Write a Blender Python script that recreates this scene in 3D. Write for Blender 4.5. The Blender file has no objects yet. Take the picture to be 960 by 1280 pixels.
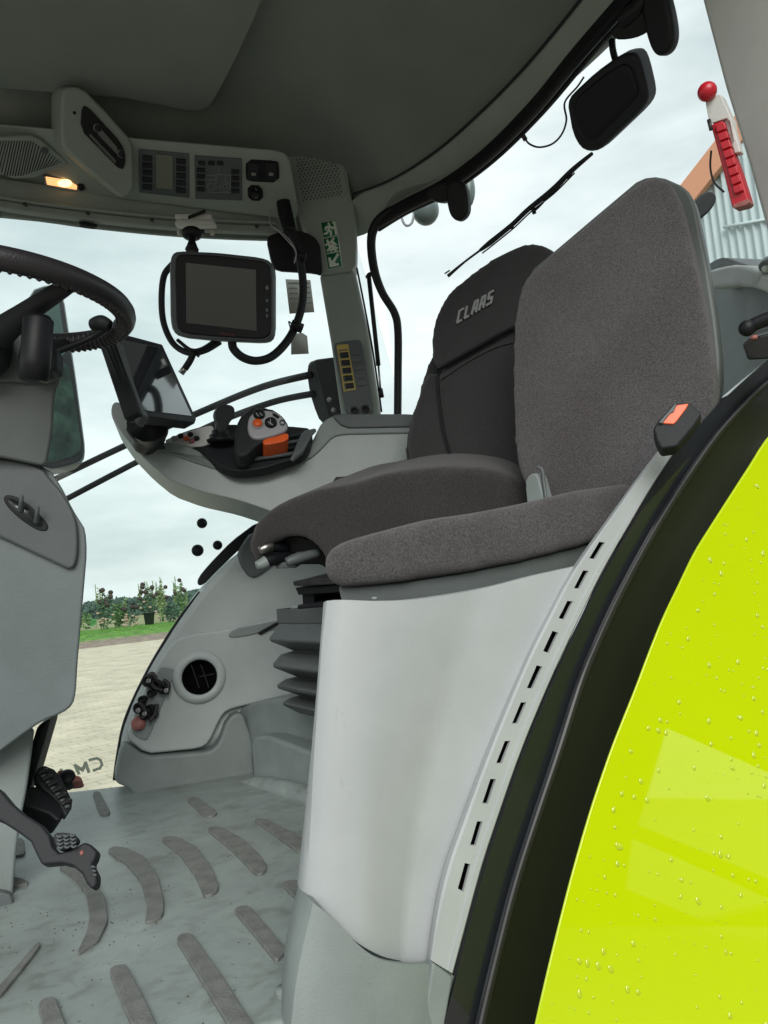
import bpy, bmesh, math, random
from mathutils import Vector as V, Matrix
random.seed(7)
S = bpy.context.scene
COL = S.collection
R = math.radians

# ------------------------------------------------------------------ camera
F = 924.0; CX = 480.0; CY = 640.0
YAW = 20.0; PITCH = 5.6; ROLL = -5.0
CAM = V((0, 0, 2.1))
cam = bpy.data.objects.new('camera', bpy.data.cameras.new('camera'))
COL.objects.link(cam)
cam.location = CAM
cam.rotation_euler = (Matrix.Rotation(R(-YAW), 3, 'Z') @ Matrix.Rotation(R(90 + PITCH), 3, 'X') @ Matrix.Rotation(R(ROLL), 3, 'Z')).to_euler()
cam.data.sensor_fit = 'VERTICAL'; cam.data.sensor_height = 36; cam.data.sensor_width = 27
cam.data.lens = F / 1280 * 36
cam.data.clip_start = 0.02; cam.data.clip_end = 3000
S.camera = cam
MR = cam.rotation_euler.to_matrix()

# ------------------------------------------------------------------ world, sun, exposure
SUN_EL, SUN_AZ = 34.0, 197.0      # behind the camera, to its left
w = bpy.data.worlds.new('World'); S.world = w; w.use_nodes = True
nt = w.node_tree; nt.nodes.clear()
def wn(t, **k):
    n = nt.nodes.new(t)
    for a, b in k.items(): setattr(n, a, b)
    return n
out = wn('ShaderNodeOutputWorld'); bg = wn('ShaderNodeBackground')
sky = wn('ShaderNodeTexSky', sky_type='NISHITA', sun_disc=False)
sky.sun_elevation = R(SUN_EL); sky.sun_rotation = R(SUN_AZ); sky.air_density = 1.5; sky.dust_density = 3
tc = wn('ShaderNodeTexCoord'); mp = wn('ShaderNodeMapping'); mp.inputs['Scale'].default_value = (1, 1, 3.2)
nz = wn('ShaderNodeTexNoise'); nz.inputs['Scale'].default_value = 2.6; nz.inputs['Detail'].default_value = 7; nz.inputs['Roughness'].default_value = .55
cr = wn('ShaderNodeValToRGB')
cr.color_ramp.elements[0].position = .33; cr.color_ramp.elements[0].color = (7.2, 8.0, 8.15, 1)
cr.color_ramp.elements[1].position = .66; cr.color_ramp.elements[1].color = (11.6, 12.0, 12.0, 1)
mx = wn('ShaderNodeMix', data_type='RGBA'); mx.inputs[0].default_value = .90
L = nt.links.new
L(tc.outputs['Generated'], mp.inputs[0]); L(mp.outputs[0], nz.inputs[0]); L(nz.outputs[0], cr.inputs[0])
L(sky.outputs[0], mx.inputs[6]); L(cr.outputs[0], mx.inputs[7]); L(mx.outputs[2], bg.inputs[0])
bg.inputs[1].default_value = .06
L(bg.outputs[0], out.inputs[0])
sd = bpy.data.lights.new('sun', 'SUN'); sd.energy = 1.5; sd.angle = R(40); sd.color = (1, .97, .92)
sun = bpy.data.objects.new('sun', sd); COL.objects.link(sun)
a = R(SUN_AZ)
sdir = V((math.sin(a) * math.cos(R(SUN_EL)), math.cos(a) * math.cos(R(SUN_EL)), math.sin(R(SUN_EL))))
sun.rotation_euler = sdir.to_track_quat('Z', 'Y').to_euler(); sun.location = (0, -5, 12)
S.view_settings.view_transform = 'Standard'; S.view_settings.look = 'None'
S.view_settings.exposure = .80; S.view_settings.gamma = 1
S.render.engine = 'CYCLES'
S.cycles.max_bounces = 10; S.cycles.diffuse_bounces = 6; S.cycles.transparent_max_bounces = 12

# ------------------------------------------------------------------ projection helpers: a photo pixel and a real distance give a point
def W(px, py, d): return CAM + MR @ V(((px - CX) / F * d, (CY - py) / F * d, -d))
def ray(px, py): return (MR @ V(((px - CX) / F, (CY - py) / F, -1)))
def onp(px, py, pl):
    r = ray(px, py); p, n = pl
    return CAM + r * ((p - CAM).dot(n) / r.dot(n))
def mkpl(p, n):
    n = n.normalized()
    if n.dot(CAM - p) < 0: n = -n
    return (p, n)
def P3(a, b, c):
    a, b, c = W(*a), W(*b), W(*c)
    return mkpl(a, (b - a).cross(c - a))
def VP(xa, da, xb, db):                     # upright plane through two points
    a, b = W(xa, 740, da), W(xb, 740, db)
    return mkpl(a, (b - a).cross(V((0, 0, 1))))
def HZ(z): return mkpl(V((0, 0, z)), V((0, 0, 1)))
def shift(pl, t): return (pl[0] + pl[1] * t, pl[1])      # towards the camera side

# ------------------------------------------------------------------ materials
MATS = {}
def mat(name, col, rough=.5, metal=0., bump=0., bscale=200., coat=0., spec=.5, var=0., vscale=8., col2=None, sheen=0., emit=None, estr=0., trans=0., detail=4., coatr=.05, thresh=None):
    m = bpy.data.materials.new(name); m.use_nodes = True
    t = m.node_tree; b = t.nodes['Principled BSDF']
    b.inputs['Base Color'].default_value = (*col, 1); b.inputs['Roughness'].default_value = rough
    b.inputs['Metallic'].default_value = metal; b.inputs['Specular IOR Level'].default_value = spec
    b.inputs['Coat Weight'].default_value = coat; b.inputs['Coat Roughness'].default_value = coatr
    b.inputs['Sheen Weight'].default_value = sheen; b.inputs['Transmission Weight'].default_value = trans
    if emit: b.inputs['Emission Color'].default_value = (*emit, 1); b.inputs['Emission Strength'].default_value = estr
    tc = t.nodes.new('ShaderNodeTexCoord')
    if var or col2:
        n = t.nodes.new('ShaderNodeTexNoise'); n.inputs['Scale'].default_value = vscale; n.inputs['Detail'].default_value = detail; n.inputs['Roughness'].default_value = .6
        t.links.new(tc.outputs['Object'], n.inputs[0])
        r = t.nodes.new('ShaderNodeValToRGB')
        lo, hi = thresh or (.35, .68)
        c2 = col2 or tuple(c * (1 - var) for c in col); c1 = col if col2 else tuple(min(1, c * (1 + var * .6)) for c in col)
        r.color_ramp.elements[0].position = lo; r.color_ramp.elements[0].color = (*c2, 1)
        r.color_ramp.elements[1].position = hi; r.color_ramp.elements[1].color = (*c1, 1)
        t.links.new(n.outputs[0], r.inputs[0]); t.links.new(r.outputs[0], b.inputs['Base Color'])
    if bump:
        n = t.nodes.new('ShaderNodeTexNoise'); n.inputs['Scale'].default_value = bscale; n.inputs['Detail'].default_value = 3
        t.links.new(tc.outputs['Object'], n.inputs[0])
        bp = t.nodes.new('ShaderNodeBump'); bp.inputs['Strength'].default_value = bump; bp.inputs['Distance'].default_value = .002
        t.links.new(n.outputs[0], bp.inputs['Height']); t.links.new(bp.outputs[0], b.inputs['Normal'])
    MATS[name] = m
    if name == 'green_paint': b.inputs['Coat IOR'].default_value = 1.75
    return m
def glassmat(name, tint, fres=.06):
    m = bpy.data.materials.new(name); m.use_nodes = True; t = m.node_tree; t.nodes.clear()
    o = t.nodes.new('ShaderNodeOutputMaterial'); mxs = t.nodes.new('ShaderNodeMixShader')
    tr = t.nodes.new('ShaderNodeBsdfTransparent'); gl = t.nodes.new('ShaderNodeBsdfGlossy')
    lw = t.nodes.new('ShaderNodeLayerWeight'); mu = t.nodes.new('ShaderNodeMath'); mu.operation = 'MULTIPLY'; mu.inputs[1].default_value = .5
    lw.inputs[0].default_value = fres * 4
    gl.inputs['Roughness'].default_value = .02; tr.inputs[0].default_value = (*tint, 1)
    t.links.new(lw.outputs['Fresnel'], mu.inputs[0]); t.links.new(mu.outputs[0], mxs.inputs[0])
    t.links.new(tr.outputs[0], mxs.inputs[1]); t.links.new(gl.outputs[0], mxs.inputs[2]); t.links.new(mxs.outputs[0], o.inputs[0])
    MATS[name] = m; return m

mat('panel_white', (.385, .415, .425), .42, bump=.18, bscale=1100, var=.06, vscale=9, detail=12)
mat('panel_light', (.41, .455, .45), .42, bump=.25, bscale=700, var=.09, vscale=7, detail=7)
mat('panel_mid', (.205, .24, .235), .5, bump=.3, bscale=600, var=.12, vscale=9, detail=8)
mat('panel_dark', (.085, .10, .103), .5, bump=.3, bscale=600, var=.1)
mat('pillar_grey', (.58, .585, .565), .55, bump=.2, bscale=500, var=.05)
mat('panel_shell', (.085, .10, .098), .5, bump=.3, bscale=600, var=.1)
mat('panel_arm', (.33, .37, .365), .42, bump=.25, bscale=700, var=.09, vscale=7, detail=7)
mat('panel_column', (.13, .158, .162), .45, bump=.3, bscale=600, var=.1, vscale=9, detail=8)
mat('liner', (.215, .245, .225), .85, bump=.5, bscale=900, var=.08, vscale=4)
mat('trim', (.28, .32, .295), .6, bump=.3, bscale=600, var=.06)
mat('black', (.007, .008, .010), .5, spec=.3)
mat('hole', (.003, .003, .004), .9, spec=.05)
mat('black_soft', (.014, .016, .019), .6, spec=.35, bump=.3, bscale=500)
mat('black_gloss', (.010, .012, .015), .3, coat=1., coatr=.06, spec=.4)
mat('black_metal', (.022, .021, .022), .42, var=.5, vscale=40, bump=.4, bscale=120)
mat('seal_grey', (.06, .06, .065), .4)
mat('black_satin', (.011, .013, .009), .38, spec=.4)
mat('steel', (.35, .34, .33), .35, metal=1., var=.3, vscale=60)
mat('cream_metal', (.5, .5, .44), .4)
mat('green_paint', (.46, .60, .001), .5, coat=.8, coatr=.02, spec=.0, var=.02, vscale=3)
mat('orange', (.75, .11, .015), .4)
mat('orange_buckle', (.85, .16, .07), .4)
mat('red', (.48, .012, .025), .32)
mat('red_dull', (.32, .12, .11), .6, var=.3, vscale=60)
mat('yellow', (.5, .38, .07), .5)
mat('sign_green', (.01, .16, .07), .45)
mat('sign_white', (.62, .68, .6), .5)
mat('paper', (.36, .37, .34), .7, var=.1, vscale=30)
mat('print_grey', (.2, .21, .2), .7)
mat('screen_black', (.018, .028, .027), .12, coat=.6)
mat('screen_glass', (.03, .035, .04), .07, coat=1.)
mat('display_grey', (.16, .17, .13), .3)
mat('letter_silver', (.30, .31, .31), .6)
mat('icon_line', (.20, .22, .20), .5)
mat('lamp_warm', (.8, .45, .25), .3, emit=(1, .42, .16), estr=.85)
mat('lamp_bulb', (1, .7, .4), .3, emit=(1, .6, .22), estr=2)
mat('lamp_clear', (.45, .38, .3), .25, coat=.5)
mat('hand_grey', (.36, .37, .39), .4)
mat('wheel_rubber', (.022, .020, .024), .42, bump=.3, bscale=400)
mat('mirror_reflect_green', (.06, .095, .085), .06, metal=.9)  # green reflection put into the base colour of the upper glass
mat('mirror_reflect_dark', (.03, .06, .045), .25, metal=.6, var=.8, vscale=9, detail=6)  # darker mottled reflection painted into the colour of the lower glass
mat('drop', (.44, .56, .004), .0, coat=1, coatr=0., spec=1.)
mat('etch_grey', (.50, .56, .45), .6)
glassmat('glass', (.93, .975, .965))

def fabricmat(name, c1, c2, sc, bump, stain=None):
    m = mat(name, c1, .95, sheen=.18, spec=.12)
    t = m.node_tree; b = t.nodes['Principled BSDF']; tc = [n for n in t.nodes if n.type == 'TEX_COORD'][0]
    b.inputs['Sheen Roughness'].default_value = .6
    n = t.nodes.new('ShaderNodeTexNoise'); n.inputs['Scale'].default_value = sc; n.inputs['Detail'].default_value = 5; n.inputs['Roughness'].default_value = .75
    t.links.new(tc.outputs['Object'], n.inputs[0])
    r = t.nodes.new('ShaderNodeValToRGB'); r.color_ramp.elements[0].position = .38; r.color_ramp.elements[1].position = .64
    r.color_ramp.elements[0].color = (*c2, 1); r.color_ramp.elements[1].color = (*c1, 1)
    t.links.new(n.outputs[0], r.inputs[0])
    n2 = t.nodes.new('ShaderNodeTexNoise'); n2.inputs['Scale'].default_value = 6; n2.inputs['Detail'].default_value = 6
    t.links.new(tc.outputs['Object'], n2.inputs[0])
    r2 = t.nodes.new('ShaderNodeValToRGB'); r2.color_ramp.elements[0].position = .4; r2.color_ramp.elements[1].position = .7
    r2.color_ramp.elements[0].color = (1, 1, 1, 1); r2.color_ramp.elements[1].color = (*(stain or (.8, .8, .8)), 1)
    t.links.new(n2.outputs[0], r2.inputs[0])
    mu = t.nodes.new('ShaderNodeMix'); mu.data_type = 'RGBA'; mu.blend_type = 'MULTIPLY'; mu.inputs[0].default_value = .7
    t.links.new(r.outputs[0], mu.inputs[6]); t.links.new(r2.outputs[0], mu.inputs[7]); t.links.new(mu.outputs[2], b.inputs['Base Color'])
    bp = t.nodes.new('ShaderNodeBump'); bp.inputs['Strength'].default_value = bump; bp.inputs['Distance'].default_value = .0025
    t.links.new(n.outputs[0], bp.inputs['Height']); t.links.new(bp.outputs[0], b.inputs['Normal'])
    return m
fabricmat('fabric_light', (.118, .115, .119), (.040, .039, .042), 380, .8, (.72, .66, .62))
fabricmat('fabric_dark', (.038, .039, .041), (.021, .022, .024), 300, .45, (.85, .82, .8))
fabricmat('fabric_seat', (.058, .055, .056), (.027, .026, .026), 330, .6, (.8, .75, .72))

def floormat():
    m = mat('floor_rubber', (.3, .33, .32), .36, spec=.5)
    t = m.node_tree; b = t.nodes['Principled BSDF']; tc = [n for n in t.nodes if n.type == 'TEX_COORD'][0]
    def noise(sc, det, st=(1, 1, 1), dist=0):
        mpn = t.nodes.new('ShaderNodeMapping'); mpn.inputs['Scale'].default_value = st; mpn.inputs['Rotation'].default_value = (0, 0, .5)
        n = t.nodes.new('ShaderNodeTexNoise'); n.inputs['Scale'].default_value = sc; n.inputs['Detail'].default_value = det
        n.inputs['Roughness'].default_value = .65; n.inputs['Distortion'].default_value = dist
        t.links.new(tc.outputs['Object'], mpn.inputs[0]); t.links.new(mpn.outputs[0], n.inputs[0]); return n
    n1 = noise(4, 10, (1, 1.25, 1), .9)
    r1 = t.nodes.new('ShaderNodeValToRGB')
    e = r1.color_ramp.elements
    e[0].position = .3; e[0].color = (.185, .212, .204, 1); e[1].position = .62; e[1].color = (.265, .312, .30, 1)
    x = r1.color_ramp.elements.new(.46); x.color = (.225, .262, .253, 1)
    t.links.new(n1.outputs[0], r1.inputs[0])
    n2 = noise(22, 11, (1, 1.15, 1), .4)
    r2 = t.nodes.new('ShaderNodeValToRGB'); r2.color_ramp.elements[0].position = .32; r2.color_ramp.elements[1].position = .5
    r2.color_ramp.elements[0].color = (.68, .66, .63, 1); r2.color_ramp.elements[1].color = (1, 1, 1, 1)
    t.links.new(n2.outputs[0], r2.inputs[0])
    mu = t.nodes.new('ShaderNodeMix'); mu.data_type = 'RGBA'; mu.blend_type = 'MULTIPLY'; mu.inputs[0].default_value = .9
    t.links.new(r1.outputs[0], mu.inputs[6]); t.links.new(r2.outputs[0], mu.inputs[7])
    # specks of dirt
    vo = t.nodes.new('ShaderNodeTexVoronoi'); vo.inputs['Scale'].default_value = 34
    t.links.new(tc.outputs['Object'], vo.inputs[0])
    r3 = t.nodes.new('ShaderNodeValToRGB'); r3.color_ramp.elements[0].position = .05; r3.color_ramp.elements[1].position = .085
    r3.color_ramp.elements[0].color = (.25, .22, .2, 1); r3.color_ramp.elements[1].color = (1, 1, 1, 1)
    t.links.new(vo.outputs['Distance'], r3.inputs[0])
    m2 = t.nodes.new('ShaderNodeMix'); m2.data_type = 'RGBA'; m2.blend_type = 'MULTIPLY'; m2.inputs[0].default_value = .8
    t.links.new(mu.outputs[2], m2.inputs[6]); t.links.new(r3.outputs[0], m2.inputs[7]); t.links.new(m2.outputs[2], b.inputs['Base Color'])
    rr = t.nodes.new('ShaderNodeMapRange'); rr.inputs['To Min'].default_value = .24; rr.inputs['To Max'].default_value = .5
    t.links.new(n2.outputs[0], rr.inputs[0]); t.links.new(rr.outputs[0], b.inputs['Roughness'])
    bp = t.nodes.new('ShaderNodeBump'); bp.inputs['Strength'].default_value = .35; bp.inputs['Distance'].default_value = .002
    t.links.new(n2.outputs[0], bp.inputs['Height']); t.links.new(bp.outputs[0], b.inputs['Normal'])
floormat()
def scuffs(name, amt=.6, scale=5, st=(1, 9, 1), rot=(0, .6, .4), lo=.66, hi=.72, c=(.55, .53, .5)):
    """fine rubbed marks over a plain plastic"""
    t = MATS[name].node_tree; b = t.nodes['Principled BSDF']; tc = [n for n in t.nodes if n.type == 'TEX_COORD'][0]
    src = b.inputs['Base Color'].links[0].from_socket
    mpn = t.nodes.new('ShaderNodeMapping'); mpn.inputs['Scale'].default_value = st; mpn.inputs['Rotation'].default_value = rot
    n = t.nodes.new('ShaderNodeTexNoise'); n.inputs['Scale'].default_value = scale; n.inputs['Detail'].default_value = 12; n.inputs['Roughness'].default_value = .72; n.inputs['Distortion'].default_value = .3
    t.links.new(tc.outputs['Object'], mpn.inputs[0]); t.links.new(mpn.outputs[0], n.inputs[0])
    r = t.nodes.new('ShaderNodeValToRGB'); r.color_ramp.elements[0].position = lo; r.color_ramp.elements[1].position = hi
    r.color_ramp.elements[0].color = (1, 1, 1, 1); r.color_ramp.elements[1].color = (*c, 1)
    t.links.new(n.outputs[0], r.inputs[0])
    mu = t.nodes.new('ShaderNodeMix'); mu.data_type = 'RGBA'; mu.blend_type = 'MULTIPLY'; mu.inputs[0].default_value = amt
    t.links.new(src, mu.inputs[6]); t.links.new(r.outputs[0], mu.inputs[7]); t.links.new(mu.outputs[2], b.inputs['Base Color'])
scuffs('panel_white', .45); scuffs('panel_mid', .5, 7, (1, 4, 2)); scuffs('panel_light', .4, 6, (1, 3, 1)); scuffs('panel_column', .35, 5, (2, 1, 1))
mat('tread', (.165, .172, .162), .6, bump=.7, bscale=260, var=.25, vscale=30, detail=7)

# ------------------------------------------------------------------ mesh helpers
ORG = {}
def tag(o, label=None, cat=None, group=None, kind=None):
    if label: o['label'] = label
    if cat: o['category'] = cat
    if group: o['group'] = group
    if kind: o['kind'] = kind
    return o
def thing(name, loc, label, cat, group=None):
    o = bpy.data.objects.new(name, None); COL.objects.link(o); o.location = loc; o.empty_display_size = .05
    ORG[o.name] = V(loc); return tag(o, label, cat, group)
def link(name, me, m, parent=None, smooth=True, center=None):
    if center is None:
        xs = [v.co for v in me.vertices]
        lo = V([min(c[i] for c in xs) for i in range(3)]); hi = V([max(c[i] for c in xs) for i in range(3)])
        center = (lo + hi) / 2
        for v in me.vertices: v.co -= center
    if m: me.materials.append(MATS[m])
    if smooth:
        for p in me.polygons: p.use_smooth = True
    o = bpy.data.objects.new(name, me); COL.objects.link(o)
    ORG[o.name] = V(center)
    if parent: o.parent = parent; o.location = center - ORG[parent.name]
    else: o.location = center
    return o
def mesh(name, vs, fs, m, parent=None, smooth=True):
    me = bpy.data.meshes.new(name); me.from_pydata([tuple(v) for v in vs], [], fs); me.update()
    bm = bmesh.new(); bm.from_mesh(me); bmesh.ops.recalc_face_normals(bm, faces=bm.faces); bm.to_mesh(me); bm.free()
    return link(name, me, m, parent, smooth)
def clone(o, delta, name=None, parent=None):                # object copy sharing its mesh
    c = o.copy(); COL.objects.link(c); p = parent or o.parent
    ORG[c.name] = ORG[o.name] + delta
    c.parent = p; c.location = ORG[c.name] - (ORG[p.name] if p else V((0, 0, 0)))
    return c
def bev(o, wd, seg=3, ang=30):
    if wd > 0:
        b = o.modifiers.new('bevel', 'BEVEL'); b.width = wd; b.segments = seg; b.limit_method = 'ANGLE'; b.angle_limit = R(ang)
        w_ = o.modifiers.new('wn', 'WEIGHTED_NORMAL'); w_.keep_sharp = False; w_.weight = 80
    return o
def chaikin(p, n, closed=True, cut=7.):
    """round the corners of a pixel outline, cutting at most a quarter of each edge"""
    for it in range(n):
        if closed:
            q = []; N = len(p); lim = cut / (2.2 ** it)
            for i in range(N):
                a, b = p[i], p[(i + 1) % N]; ln = math.hypot(b[0] - a[0], b[1] - a[1]) or 1; f = min(.25, lim / ln)
                q.append((a[0] + (b[0] - a[0]) * f, a[1] + (b[1] - a[1]) * f)); q.append((b[0] + (a[0] - b[0]) * f, b[1] + (a[1] - b[1]) * f))
            p = q; continue
        q = []; N = len(p)
        rng = range(N) if closed else range(N - 1)
        if not closed: q.append(p[0])
        for i in rng:
            a, b = p[i], p[(i + 1) % N]
            q.append(tuple(a[k] * .75 + b[k] * .25 for k in range(len(a)))); q.append(tuple(a[k] * .25 + b[k] * .75 for k in range(len(a))))
        if not closed: q.append(p[-1])
        p = q
    return p
def cat(pts, n=8, closed=False):                           # Catmull-Rom through the points (tuples or vectors)
    pts = [V(p) for p in pts]; N = len(pts); o = []
    rng = range(N) if closed else range(N - 1)
    for i in rng:
        if closed: p0, p1, p2, p3 = pts[i - 1], pts[i], pts[(i + 1) % N], pts[(i + 2) % N]
        else: p0, p1, p2, p3 = pts[max(i - 1, 0)], pts[i], pts[i + 1], pts[min(i + 2, N - 1)]
        for k in range(n):
            t = k / n
            o.append(.5 * ((2 * p1) + (p2 - p0) * t + (2 * p0 - 5 * p1 + 4 * p2 - p3) * t * t + (3 * p1 - p0 - 3 * p2 + p3) * t ** 3))
    if not closed: o.append(pts[-1])
    return o
def ext(name, P, d, m, parent=None, b=.004, seg=3, smooth=True, ang=30):
    n = len(P); vs = list(P) + [p + d for p in P]
    fs = [tuple(range(n)), tuple(range(2 * n - 1, n - 1, -1))] + [(i, (i + 1) % n, n + (i + 1) % n, n + i) for i in range(n)]
    o = mesh(name, vs, fs, m, parent, smooth)
    return bev(o, b, seg, ang)
def slab(name, pts, pl, th, m, parent=None, b=.004, sm=1, seg=3, d=None, ang=30):
    P = [onp(x, y, pl) for x, y in (chaikin(pts, sm) if sm else pts)]
    return ext(name, P, (d if d is not None else -pl[1]) * th, m, parent, b, seg, ang=ang)
def foam(name, pts, pl, th, m, parent=None, sm=2, vox=.009, it=12, d=None, grow=.0):
    g_ = 2.6; N_p = len(pts); ar = sum(pts[i][0] * pts[(i + 1) % N_p][1] - pts[(i + 1) % N_p][0] * pts[i][1] for i in range(N_p)); sg_ = 1 if ar > 0 else -1
    q_ = []
    for i in range(N_p):                                    # allow for what the smoothing takes away
        a_, b_, c_ = V(pts[i - 1]), V(pts[i]), V(pts[(i + 1) % N_p]); t_ = (c_ - a_).normalized(); q_.append((b_.x + t_.y * g_ * sg_, b_.y - t_.x * g_ * sg_))
    q_ = chaikin(q_, sm) if sm else q_
    rs_ = []                                                # resample evenly and soften wobbles in the outline
    for i in range(len(q_)):
        a_, b_ = V(q_[i]), V(q_[(i + 1) % len(q_)]); k_ = max(1, int((b_ - a_).length / 3))
        rs_ += [a_ + (b_ - a_) * (j / k_) for j in range(k_)]
    for _ in range(10): rs_ = [(rs_[i - 1] + rs_[i] * 2 + rs_[(i + 1) % len(rs_)]) / 4 for i in range(len(rs_))]
    P = [onp(v_.x, v_.y, pl) for v_ in rs_]
    o = ext(name, P, (d if d is not None else -pl[1]) * th, m, parent, 0)
    r = o.modifiers.new('remesh', 'REMESH'); r.mode = 'VOXEL'; r.voxel_size = vox; r.use_smooth_shade = True
    s = o.modifiers.new('smooth', 'SMOOTH'); s.factor = .6; s.iterations = it
    return o
def tube(name, pts, r, m, parent=None, n=8, seg=10, cr=True, cap=True):
    P = cat(pts, n) if cr and len(pts) > 2 else [V(p) for p in pts]
    N = len(P); rs = r if isinstance(r, (list, tuple)) else None
    def rad(i):
        if not rs: return r
        t = i / (N - 1) * (len(rs) - 1); k = min(int(t), len(rs) - 2); return rs[k] + (rs[k + 1] - rs[k]) * (t - k)
    vs, fs = [], []; t0 = (P[1] - P[0]).normalized()
    u = t0.orthogonal().normalized()
    for i, p in enumerate(P):
        t = (P[min(i + 1, N - 1)] - P[max(i - 1, 0)]).normalized()
        u = (u - t * u.dot(t)).normalized(); v = t.cross(u)
        for k in range(seg):
            a = 2 * math.pi * k / seg; vs.append(p + (u * math.cos(a) + v * math.sin(a)) * rad(i))
    for i in range(N - 1):
        for k in range(seg): fs.append((i * seg + k, i * seg + (k + 1) % seg, (i + 1) * seg + (k + 1) % seg, (i + 1) * seg + k))
    if cap:
        fs.append(tuple(range(seg - 1, -1, -1))); fs.append(tuple(range((N - 1) * seg, N * seg)))
    return mesh(name, vs, fs, m, parent)
def flatbar(name, pts, wd, th, m, parent=None, up=V((0, 0, 1)), b=.002, cr=True):
    P = cat(pts, 6) if cr and len(pts) > 2 else [V(p) for p in pts]
    vs, fs = [], []; N = len(P)
    for i, p in enumerate(P):
        t = (P[min(i + 1, N - 1)] - P[max(i - 1, 0)]).normalized()
        s = t.cross(up).normalized(); q = s.cross(t)
        for a_, b_ in ((-1, -1), (1, -1), (1, 1), (-1, 1)): vs.append(p + q * a_ * wd / 2 + s * b_ * th / 2)
    for i in range(N - 1):
        for k in range(4): fs.append((i * 4 + k, i * 4 + (k + 1) % 4, (i + 1) * 4 + (k + 1) % 4, (i + 1) * 4 + k))
    fs += [(3, 2, 1, 0), tuple(range((N - 1) * 4, N * 4))]
    return bev(mesh(name, vs, fs, m, parent), b, 2, 40)
def lathe(name, prof, c, axis, m, parent=None, seg=32, smooth=True, sx=1., sdir=None):
    axis = axis.normalized(); u = axis.orthogonal().normalized() if sdir is None else (sdir - axis * sdir.dot(axis)).normalized(); v = axis.cross(u)
    vs, fs = [], []
    for (r, h) in prof:
        for k in range(seg):
            a = 2 * math.pi * k / seg; vs.append(c + (u * math.cos(a) * sx + v * math.sin(a)) * r + axis * h)
    for i in range(len(prof) - 1):
        for k in range(seg): fs.append((i * seg + k, i * seg + (k + 1) % seg, (i + 1) * seg + (k + 1) % seg, (i + 1) * seg + k))
    if prof[0][0] > 1e-6: fs.append(tuple(range(seg)))
    if prof[-1][0] > 1e-6: fs.append(tuple(range((len(prof) - 1) * seg, len(prof) * seg)))
    return mesh(name, vs, fs, m, parent, smooth)
def ball(name, c, r, m, parent=None, n=10, sc=(1, 1, 1)):
    prof = [(max(1e-7, r * math.sin(math.pi * i / n)), -r * math.cos(math.pi * i / n)) for i in range(n + 1)]
    o = lathe(name, prof, V((0, 0, 0)), V((0, 0, 1)), m, None, 18); o.location = c; o.scale = sc
    ORG[o.name] = V(c)
    if parent: o.parent = parent; o.location = V(c) - ORG[parent.name]
    return o
def rbox(name, c, ax, sz, m, parent=None, b=.003, seg=2):
    ax = [a.normalized() for a in ax]
    P = [c + ax[0] * sz[0] / 2 * i + ax[1] * sz[1] / 2 * j - ax[2] * sz[2] / 2 for i, j in ((-1, -1), (1, -1), (1, 1), (-1, 1))]
    return ext(name, P, ax[2] * sz[2], m, parent, b, seg)
def grid(name, rows, m, parent=None, th=0., omit=None, off=1):
    nr, nc = len(rows), len(rows[0]); vs = [p for r in rows for p in r]; fs = []
    for i in range(nr - 1):
        for j in range(nc - 1):
            if omit and omit(i, j): continue
            fs.append((i * nc + j, i * nc + j + 1, (i + 1) * nc + j + 1, (i + 1) * nc + j))
    me = bpy.data.meshes.new(name); me.from_pydata([tuple(v) for v in vs], [], fs); me.update()
    # face the camera
    f = me.polygons[len(me.polygons) // 2]
    if f.normal.dot(CAM - f.center) < 0:
        me.flip_normals()
    o = link(name, me, m, parent)
    if th:
        s = o.modifiers.new('solid', 'SOLIDIFY'); s.thickness = th; s.offset = -1 * off; s.use_even_offset = False
        es = o.modifiers.new('split', 'EDGE_SPLIT'); es.split_angle = R(28)
    return o
def interp(P, t):
    t = max(0, min(1, t)) * (len(P) - 1); i = min(int(t), len(P) - 2); f = t - i
    return tuple(P[i][k] + (P[i + 1][k] - P[i][k]) * f for k in range(len(P[0])))
def curve2(P, n): c = [tuple(q) for q in cat([(*p, 0)[:3] if len(p) == 2 else p for p in P], 10)]; return [interp(c, i / n) for i in range(n + 1)]
def structure(o): o['kind'] = 'structure'; return o
def strokes(name, polys, pl, wpx, m, parent=None, lift=.001, th=.0015, org=(0, 0), ux=(1, 0), uy=(0, 1)):
    """flat lettering: polylines in letter units laid on a plane"""
    vs, fs = [], []
    cnt = 0
    for pp in polys:
        for (a, b) in zip(pp, pp[1:]):
            q = shift(pl, lift + .00012 * (cnt % 9)); cnt += 1
            A = V((org[0] + a[0] * ux[0] + a[1] * uy[0], org[1] + a[0] * ux[1] + a[1] * uy[1]))
            B = V((org[0] + b[0] * ux[0] + b[1] * uy[0], org[1] + b[0] * ux[1] + b[1] * uy[1]))
            t = (B - A).normalized(); n = V((-t.y, t.x)) * wpx / 2; A2 = A - t * wpx * .35; B2 = B + t * wpx * .35
            i = len(vs)
            base = [onp(*(x), q) for x in ((A2 + n), (B2 + n), (B2 - n), (A2 - n))]
            vs += base + [x - q[1] * th for x in base]
            fs += [(i, i + 1, i + 2, i + 3), (i + 7, i + 6, i + 5, i + 4)] + [(i + k, i + (k + 1) % 4, i + 4 + (k + 1) % 4, i + 4 + k) for k in range(4)]
    return mesh(name, vs, fs, m, parent, smooth=False)
UP = V((0, 0, 1)); RT = MR @ V((1, 0, 0)); FW = MR @ V((0, 0, -1)); CU = MR @ V((0, 1, 0))
ZF = 1.60      # cab floor height
def VY(y): return mkpl(V((0, y, 0)), V((0, 1, 0)))
def VX(x): return mkpl(V((x, 0, 0)), V((1, 0, 0)))

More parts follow.
